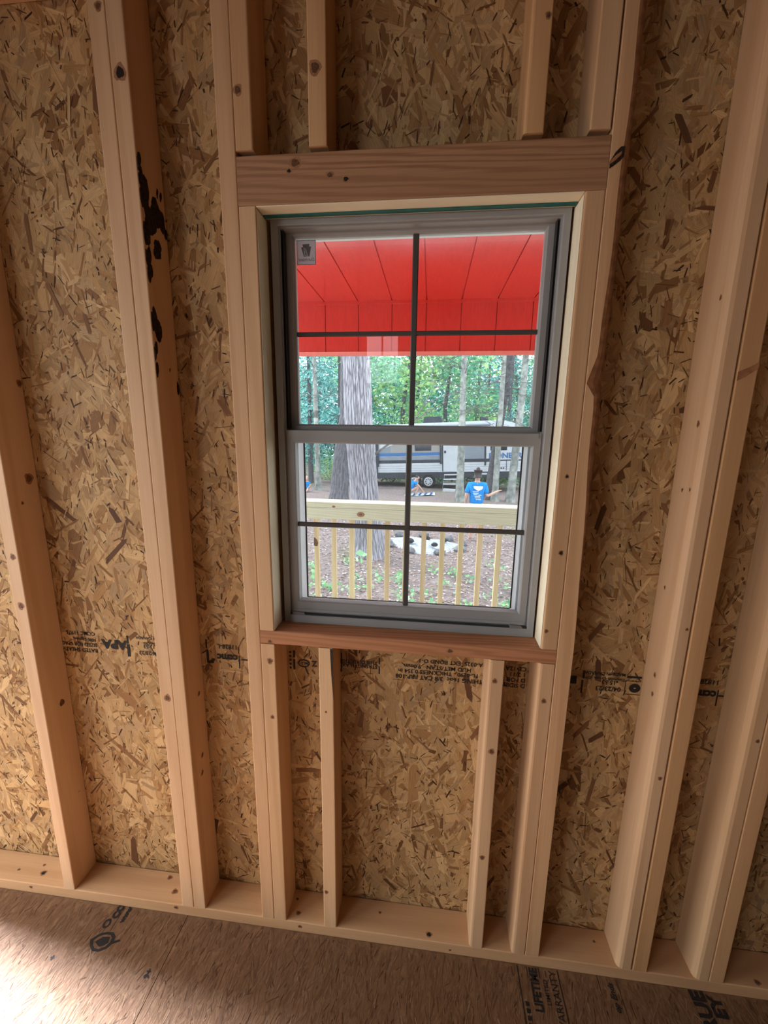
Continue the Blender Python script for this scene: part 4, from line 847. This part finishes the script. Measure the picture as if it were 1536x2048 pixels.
for k in range(3):
    z = 0.92 + k*.11; tp('siding_line', 'tg', 1.55, XB-.12, z, z+.012, -.004, 0)
tp('dark_stripe', 'tdark', XA, .68, 1.26, 1.42, -.006, 0); tp('grey_stripe', 'tg', XA, .68, 1.42, 1.60, -.008, 0); tp('blue_stripe', 'tblue', -2.6, .64, 1.62, 1.78, -.012, 0); tp('beige_panel', 'tb', -1.9, .66, 1.78, 3.0, -.010, 0); tp('grey_panel', 'tg', XA, -1.9, 1.78, 2.2, -.008, 0)
MB().prism([(-3.0, 1.75), (-1.6, 2.25), (-2.0, 2.45), (-3.4, 2.2)], 'y', -.016, 0).build('swirl_decal', M['tw'], tr)
tp('slide_out_edge', 'tdark', -2.68, -2.60, .82, 3.0, -.05, 0)
for (a, b) in ((-0.62, -0.28), (-0.22, 0.14)):
    f = tp('window_frame', 'tdark', a-.03, b+.03, 1.86, 2.56, -.020, 0); tp('window_pane', 'tglass', a, b, 1.89, 2.53, -.024, 0)
tp('awning_arm', 'tdark', .60, .68, 1.20, 3.0, -.08, 0); tp('awning_arm', 'tdark', -2.58, -2.52, 1.10, 3.0, -.10, -.05)
MB().cyl((-2.7, -.12, 3.02), (3.0, -.12, 3.02), .07, .07, 10).build('awning_roll', M['tg'], tr)
door = tp('door', 'tw', .76, 1.46, .84, 2.74, -.025, 0); tp('door_window', 'tglass', .95, 1.30, 2.12, 2.52, -.030, 0); tp('door_handle', 'tdark', .80, .90, 1.72, 1.84, -.045, 0); tp('door_seam', 'tdark', .70, .75, .82, 2.78, -.012, 0)
tp('grey_front_panel', 'tg', 1.62, 2.72, 1.42, 2.5, -.012, 0); tp('dark_stripe', 'tdark', 1.55, 3.0, 1.27, 1.42, -.014, 0); tp('trim_post', 'tdark', 2.72, 2.80, 1.10, 2.5, -.03, 0)
tp('front_window', 'tglass', 3.0, 3.75, 1.80, 2.3, -.02, 0); tp('dark_stripe', 'tdark', 3.0, XB-.1, 1.30, 1.36, -.012, 0); tp('panel_seam', 'tdark', 3.72, 3.75, .84, 1.30, -.010, 0)
text('PIONEER', .34, M['tblue'], tr, (2.92, -.018, 1.44), (1, 0, 0), (0, 0, 1), squeeze=1.12, bold=.03, name='trailer_lettering')
for k in range(4): tp('small_decal', 'tdark', 3.28+.10*k, 3.34+.10*k, .93, 1.00, -.016, 0)
for x in (-0.72, 0.0):
    w_ = MB().cyl((x, -.02, .33), (x, .22, .33), .33, .33, 28).build('tyre', M['tyre'], tr); MB().cyl((x, -.035, .33), (x, -.019, .33), .215, .225, 24).build('wheel_rim', M['rim'], w_)
    mb = MB()
    for k in range(8): a = 2*PI*k/8; mb.cyl((x+.11*math.cos(a), -.037, .33+.11*math.sin(a)), (x+.16*math.cos(a), -.037, .33+.16*math.sin(a)), .03, .03, 6)
    mb.build('rim_holes', M['tdark'], w_)
MB().prism([(-1.20, .50), (-1.05, .74), (.36, .74), (.50, .50), (.44, .50), (.32, .68), (-1.0, .68), (-1.12, .50)], 'y', -.02, .1).build('wheel_arch', M['tdark'], tr)
for k in range(3): MB().box(.82, 1.42, -.25-.24*k, -.02-.24*k, .66-.20*k, .70-.20*k).build('step', M['tw'], tr)
for x in (.80, 1.42): MB().prism([(-.02, .68), (-.75, .10), (-.75, .05), (-.02, .60)], 'x', x, x+.02).build('step_side', M['tg'], tr)
for x in (-3.6, 3.4): MB().cyl((x, .3, -.02), (x, .3, .52), .04, .04, 8).build('stabiliser_jack', M['tdark'], tr)
MB().prism([(-.35, 3.20), (.45, 3.20), (.62, 3.30), (.50, 3.52), (-.30, 3.52)], 'y', .8, 1.5).build('air_conditioner', M['tdark'], tr); MB().box(2.45, 2.85, .8, 1.2, 3.13, 3.40).build('roof_vent', M['tdark'], tr)
MB().tube([(3.30, .4, 3.0), (3.45, .4, 3.25), (3.45, .4, 3.45), (3.30, .4, 3.50)], [.02]*4, 6).build('antenna', M['tw'], tr)
MB().box(-4.0, -3.7, -.05, 0, .66, .74).build('side_marker', M['tw'], tr); MB().box(2.6, 2.85, -.06, 0, .66, .74).build('side_marker', M['tw'], tr)
o = tag(MB().prism([(0, 0), (.55, 0), (.60, .10), (.05, .12)], 'y', -.15, .15).build('leveling_block', M['tw'], None, loc=(0.72, 18.4, gz(.72, 18.4))), 'white plastic block lying on the ground before the trailer wheel', 'block')

# ------------------------------------------------------------------ people
M['skin'] = plain('warm_skin', (0.465, 0.285, 0.225), 0.55, 0.3, 0.06, 12); M['hair'] = plain('dark_brown_hair', (0.0338, 0.0225, 0.0225), 0.5, 0.4, 0.3, 30); M['shirt'] = plain('bright_blue_cotton', (0.015, 0.203, 0.54), 0.8, 0.1, 0.08, 9)
M['denim'] = plain('pale_denim', (0.27, 0.345, 0.435), 0.85, 0.1, 0.12, 20); M['shoe'] = plain('pale_shoe', (0.45, 0.375, 0.375), 0.7, 0.2, 0.1, 12); M['print'] = plain('white_shirt_print', (0.6, 0.615, 0.637), 0.7, 0.1, 0.05, 12); M['blond'] = plain('light_hair', (0.413, 0.315, 0.225), 0.5, 0.3, 0.2, 30)
M['towel'] = plain('pale_blue_towel', (0.413, 0.54, 0.615), 0.9, 0.1, 0.1, 20); M['navy'] = plain('dark_blue_cloth', (0.03, 0.075, 0.24), 0.9, 0.1, 0.1, 20)
def skin(name, joints, edges, mat, parent, root, sub=1):
    # joints: {key: ((x,y,z), rx, ry)}; grown into one continuous surface
    keys = list(joints); me0 = bpy.data.meshes.new('sk'); me0.from_pydata([joints[k][0] for k in keys], [(keys.index(a), keys.index(b)) for a, b in edges], [])
    ob = bpy.data.objects.new('sk', me0); col.objects.link(ob)
    ob.modifiers.new('Skin', 'SKIN'); sm = ob.modifiers.new('Sub', 'SUBSURF'); sm.levels = sub; sm.render_levels = sub
    sv = me0.skin_vertices[0].data
    for i, k in enumerate(keys): sv[i].radius = (joints[k][1], joints[k][2]); sv[i].use_root = (k == root)
    bpy.context.view_layer.update()
    me = bpy.data.meshes.new_from_object(ob.evaluated_get(bpy.context.evaluated_depsgraph_get())); bpy.data.objects.remove(ob)
    me.name = name; me.materials.clear()
    for p in me.polygons: p.use_smooth = True
    return link(name, me, mat, parent)
def hand(J, E, wrist, key, d, up, s=1.0):
    d = Vector(d).normalized(); up = Vector(up).normalized(); sd_ = d.cross(up); w = Vector(wrist)
    J[key+'palm'] = (tuple(w+d*.05*s), .030*s, .018*s); E.append((key+'wr', key+'palm'))
    for i, (o, L) in enumerate(((-.026, .060), (-.009, .070), (.009, .066), (.025, .052))):
        b = w+d*.075*s+sd_*o*s; J[f'{key}k{i}'] = (tuple(b), .0095*s, .0095*s); E.append((key+'palm', f'{key}k{i}'))
        J[f'{key}m{i}'] = (tuple(b+d*L*.55*s-up*.006*s), .0085*s, .0085*s); J[f'{key}t{i}'] = (tuple(b+d*L*s-up*.022*s), .0075*s, .0075*s)
        E += [(f'{key}k{i}', f'{key}m{i}'), (f'{key}m{i}', f'{key}t{i}')]
    b = w+d*.03*s-sd_*.030*s; J[key+'th0'] = (tuple(b), .011*s, .011*s); J[key+'th1'] = (tuple(b+(d*.045-sd_*.022)*s), .009*s, .009*s)
    E += [(key+'palm', key+'th0'), (key+'th0', key+'th1')]
# woman in the blue shirt, seen from behind, right arm held out
wx, wy = 1.19, 8.72
wo_ = tag(empty('person', (wx, wy, gz(wx, wy)-.005)), 'person in bright blue printed shirt seen from behind with arm held out', 'person')
J = {'pel': ((0, 0, .90), .145, .10), 'wst': ((0, 0, 1.03), .125, .09), 'chs': ((0, 0, 1.22), .145, .10), 'upc': ((0, .005, 1.34), .13, .085), 'nk': ((0, .005, 1.42), .050, .052), 'hd0': ((0, .01, 1.49), .066, .078), 'hd1': ((0, .012, 1.56), .078, .092), 'hd2': ((0, .005, 1.63), .060, .072), 'nose': ((0, .105, 1.535), .014, .014),
     'Lsh': ((-.165, 0, 1.34), .055, .055), 'Lel': ((-.235, -.02, 1.10), .042, .042), 'Lwr': ((-.235, .08, .88), .027, .027), 'Rsh': ((.165, 0, 1.34), .055, .055), 'Rel': ((.225, -.02, 1.085), .043, .043), 'Rwr': ((.445, .04, 1.185), .027, .027),
     'Lhp': ((-.085, 0, .86), .085, .085), 'Lkn': ((-.09, .01, .47), .056, .056), 'Lak': ((-.09, -.01, .08), .038, .038), 'Lto': ((-.10, .13, .03), .035, .028), 'Rhp': ((.085, 0, .86), .085, .085), 'Rkn': ((.09, .01, .47), .056, .056), 'Rak': ((.09, -.01, .08), .038, .038), 'Rto': ((.10, .13, .03), .035, .028)}
E_ = [('pel', 'wst'), ('wst', 'chs'), ('chs', 'upc'), ('upc', 'nk'), ('nk', 'hd0'), ('hd0', 'hd1'), ('hd1', 'hd2'), ('hd1', 'nose'), ('upc', 'Lsh'), ('Lsh', 'Lel'), ('Lel', 'Lwr'), ('upc', 'Rsh'), ('Rsh', 'Rel'), ('Rel', 'Rwr'), ('pel', 'Lhp'), ('Lhp', 'Lkn'), ('Lkn', 'Lak'), ('Lak', 'Lto'), ('pel', 'Rhp'), ('Rhp', 'Rkn'), ('Rkn', 'Rak'), ('Rak', 'Rto')]
hand(J, E_, J['Lwr'][0], 'L', (0, .3, -1), (-1, 0, 0)); hand(J, E_, J['Rwr'][0], 'R', (.9, .15, .45), (0, 0, 1))
skin('body', J, E_, M['skin'], wo_, 'pel')
shj = {'hem': ((0, 0, .86), .185, .135), 'w': ((0, 0, 1.00), .170, .125), 'c': ((0, -.004, 1.20), .180, .130), 'u': ((0, 0, 1.335), .150, .105), 'col': ((0, .005, 1.41), .072, .068), 'ls': ((-.17, 0, 1.345), .075, .078), 'le': ((-.232, -.016, 1.135), .076, .072), 'rs': ((.17, 0, 1.345), .075, .078), 're': ((.224, -.016, 1.13), .076, .072)}
shirt = skin('shirt', shj, [('hem', 'w'), ('w', 'c'), ('c', 'u'), ('u', 'col'), ('u', 'ls'), ('ls', 'le'), ('u', 'rs'), ('rs', 're')], M['shirt'], wo_, 'c')
skin('shorts', {'p': ((0, 0, .88), .165, .118), 'lh': ((-.088, 0, .80), .100, .100), 'lk': ((-.094, .005, .62), .092, .092), 'rh': ((.088, 0, .80), .100, .100), 'rk': ((.094, .005, .62), .092, .092)}, [('p', 'lh'), ('lh', 'lk'), ('p', 'rh'), ('rh', 'rk')], M['denim'], wo_, 'p')
skin('hair', {'a': ((0, -.028, 1.53), .090, .085), 'b': ((0, -.022, 1.60), .090, .088), 'c': ((0, -.02, 1.66), .055, .055), 'bun': ((0, -.03, 1.725), .055, .055), 'top': ((0, -.03, 1.765), .025, .025)}, [('a', 'b'), ('b', 'c'), ('c', 'bun'), ('bun', 'top')], M['hair'], wo_, 'b')
mb = MB()
def on_back(pts, y=-.137): mb.add([(p[0], y, p[1]) for p in pts], [tuple(range(len(pts)))])
on_back([(-.10, 1.335), (.115, 1.335), (.11, 1.27), (.05, 1.235), (.02, 1.225), (-.02, 1.24), (-.085, 1.28)], -.131)
for i, (a, b, z) in enumerate(((-.11, -.06, 1.195), (-.05, .03, 1.20), (-.10, .02, 1.160), (-.08, .00, 1.125), (.02, .09, 1.12), (-.06, .06, 1.085), (-.05, .08, 1.055), (-.03, .09, 1.02))): on_back([(a, z), (b, z), (b, z+.014), (a, z+.014)], -.136)
mb.build('shirt_print', M['print'], wo_)
# squatting person with towel
cx_, cy_ = -0.62, 17.15
t = tag(empty('person', (cx_, cy_, gz(cx_, cy_)-.01)), 'squatting person in blue reaching down to the towel by the trailer wheel', 'person')
J = {'pel': ((-.10, 0, .20), .13, .11), 'wst': ((-.06, 0, .34), .12, .10), 'chs': ((.02, 0, .50), .13, .10), 'upc': ((.07, 0, .60), .11, .085), 'nk': ((.12, 0, .66), .045, .045), 'hd0': ((.17, 0, .71), .06, .065), 'hd1': ((.20, 0, .77), .075, .085), 'hd2': ((.21, 0, .84), .055, .06), 'nose': ((.29, 0, .75), .012, .012),
     'Lsh': ((.08, -.15, .58), .05, .05), 'Lel': ((.30, -.16, .40), .038, .038), 'Lwr': ((.48, -.14, .17), .025, .025), 'Rsh': ((.08, .15, .58), .05, .05), 'Rel': ((.26, .16, .38), .038, .038), 'Rwr': ((.40, .15, .16), .025, .025),
     'Lhp': ((-.06, -.10, .20), .08, .08), 'Lkn': ((.26, -.12, .40), .055, .055), 'Lak': ((.12, -.12, .06), .036, .036), 'Lto': ((.26, -.12, .03), .032, .026), 'Rhp': ((-.06, .10, .20), .08, .08), 'Rkn': ((.26, .12, .42), .055, .055), 'Rak': ((.12, .12, .06), .036, .036), 'Rto': ((.26, .12, .03), .032, .026)}
Ec = [e for e in E_[:22]]; hand(J, Ec, J['Lwr'][0], 'L', (.7, 0, -.7), (0, 0, 1)); hand(J, Ec, J['Rwr'][0], 'R', (.7, 0, -.7), (0, 0, 1))
skin('body', J, Ec, M['skin'], t, 'pel')
skin('shirt', {'h': ((-.11, 0, .20), .16, .14), 'w': ((-.07, 0, .34), .150, .13), 'c': ((.01, 0, .50), .155, .125), 'u': ((.06, 0, .60), .125, .10), 'ls': ((.08, -.15, .58), .066, .066), 'le': ((.19, -.16, .49), .064, .064), 'rs': ((.08, .15, .58), .066, .066), 're': ((.18, .16, .48), .064, .064)}, [('h', 'w'), ('w', 'c'), ('c', 'u'), ('u', 'ls'), ('ls', 'le'), ('u', 'rs'), ('rs', 're')], M['shirt'], t, 'c')
skin('hair', {'a': ((.15, 0, .76), .085, .09), 'b': ((.17, 0, .83), .075, .08), 'c': ((.17, 0, .88), .04, .04)}, [('a', 'b'), ('b', 'c')], M['hair'], t, 'a')
tw = empty('towel', (-0.35, 17.0, gz(-.35, 17.0)+.02)); tag(tw, 'pale blue patterned towel spread on the ground by the squatting person', 'towel')
vs = []; n = 14
for j in range(n+1):
    for i in range(n+1):
        x, y_ = -.60+1.3*i/n, -.42+.9*j/n; vs.append((x, y_, gz(-.35+x, 17+y_)-gz(-.35, 17.0)+.012+.012*math.sin(9*x+4*y_)))
MB().add(vs, [(j*(n+1)+i, j*(n+1)+i+1, (j+1)*(n+1)+i+1, (j+1)*(n+1)+i) for j in range(n) for i in range(n)]).build('cloth', M['towel'], tw)
mb = MB()
for k in range(5):
    x = -.5+.24*k; mb.add([(x, -.40, gz(-.35+x, 16.6)-gz(-.35, 17)+.03), (x+.09, -.40, gz(-.35+x, 16.6)-gz(-.35, 17)+.03), (x+.16, .40, gz(-.35+x, 17.4)-gz(-.35, 17)+.034), (x+.06, .40, gz(-.35+x, 17.4)-gz(-.35, 17)+.034)], [(0, 1, 2, 3)])
mb.build('stripes', M['navy'], tw)
# seated child at the left edge
kx, ky = -5.28, 16.7
t = tag(empty('person', (kx, ky, gz(kx, ky)-.005)), 'small fair-haired child in blue sitting at the left edge of the window', 'person')
J = {'pel': ((0, 0, .10), .10, .09), 'wst': ((0, .01, .20), .095, .08), 'chs': ((0, .01, .33), .10, .08), 'upc': ((0, .01, .41), .085, .065), 'nk': ((0, .01, .46), .035, .035), 'hd0': ((0, 0, .50), .055, .06), 'hd1': ((0, 0, .57), .075, .085), 'hd2': ((0, .005, .64), .055, .06), 'nose': ((0, -.09, .555), .012, .012),
     'Lsh': ((-.11, .01, .40), .035, .035), 'Lel': ((-.15, -.03, .27), .027, .027), 'Lwr': ((-.10, -.16, .20), .02, .02), 'Rsh': ((.11, .01, .40), .035, .035), 'Rel': ((.15, -.03, .27), .027, .027), 'Rwr': ((.10, -.16, .20), .02, .02),
     'Lhp': ((-.06, -.02, .09), .055, .055), 'Lkn': ((-.10, -.26, .12), .042, .042), 'Lak': ((-.09, -.48, .05), .03, .03), 'Lto': ((-.09, -.51, .11), .024, .03), 'Rhp': ((.06, -.02, .09), .055, .055), 'Rkn': ((.10, -.26, .12), .042, .042), 'Rak': ((.09, -.48, .05), .03, .03), 'Rto': ((.09, -.51, .11), .024, .03)}
Ek = [e for e in E_[:22]]; hand(J, Ek, J['Lwr'][0], 'L', (.2, -.8, -.4), (0, 0, 1), .7); hand(J, Ek, J['Rwr'][0], 'R', (-.2, -.8, -.4), (0, 0, 1), .7)
skin('body', J, Ek, M['skin'], t, 'pel')
skin('shirt', {'h': ((0, 0, .11), .125, .11), 'w': ((0, .01, .20), .118, .10), 'c': ((0, .01, .33), .122, .10), 'u': ((0, .01, .41), .10, .08), 'ls': ((-.11, .01, .40), .05, .05), 'le': ((-.14, -.01, .31), .048, .048), 'rs': ((.11, .01, .40), .05, .05), 're': ((.14, -.01, .31), .048, .048)}, [('h', 'w'), ('w', 'c'), ('c', 'u'), ('u', 'ls'), ('ls', 'le'), ('u', 'rs'), ('rs', 're')], M['shirt'], t, 'c')
skin('hair', {'a': ((0, .03, .57), .082, .08), 'b': ((0, .02, .64), .075, .075), 'c': ((0, .015, .69), .04, .04)}, [('a', 'b'), ('b', 'c')], M['blond'], t, 'a')
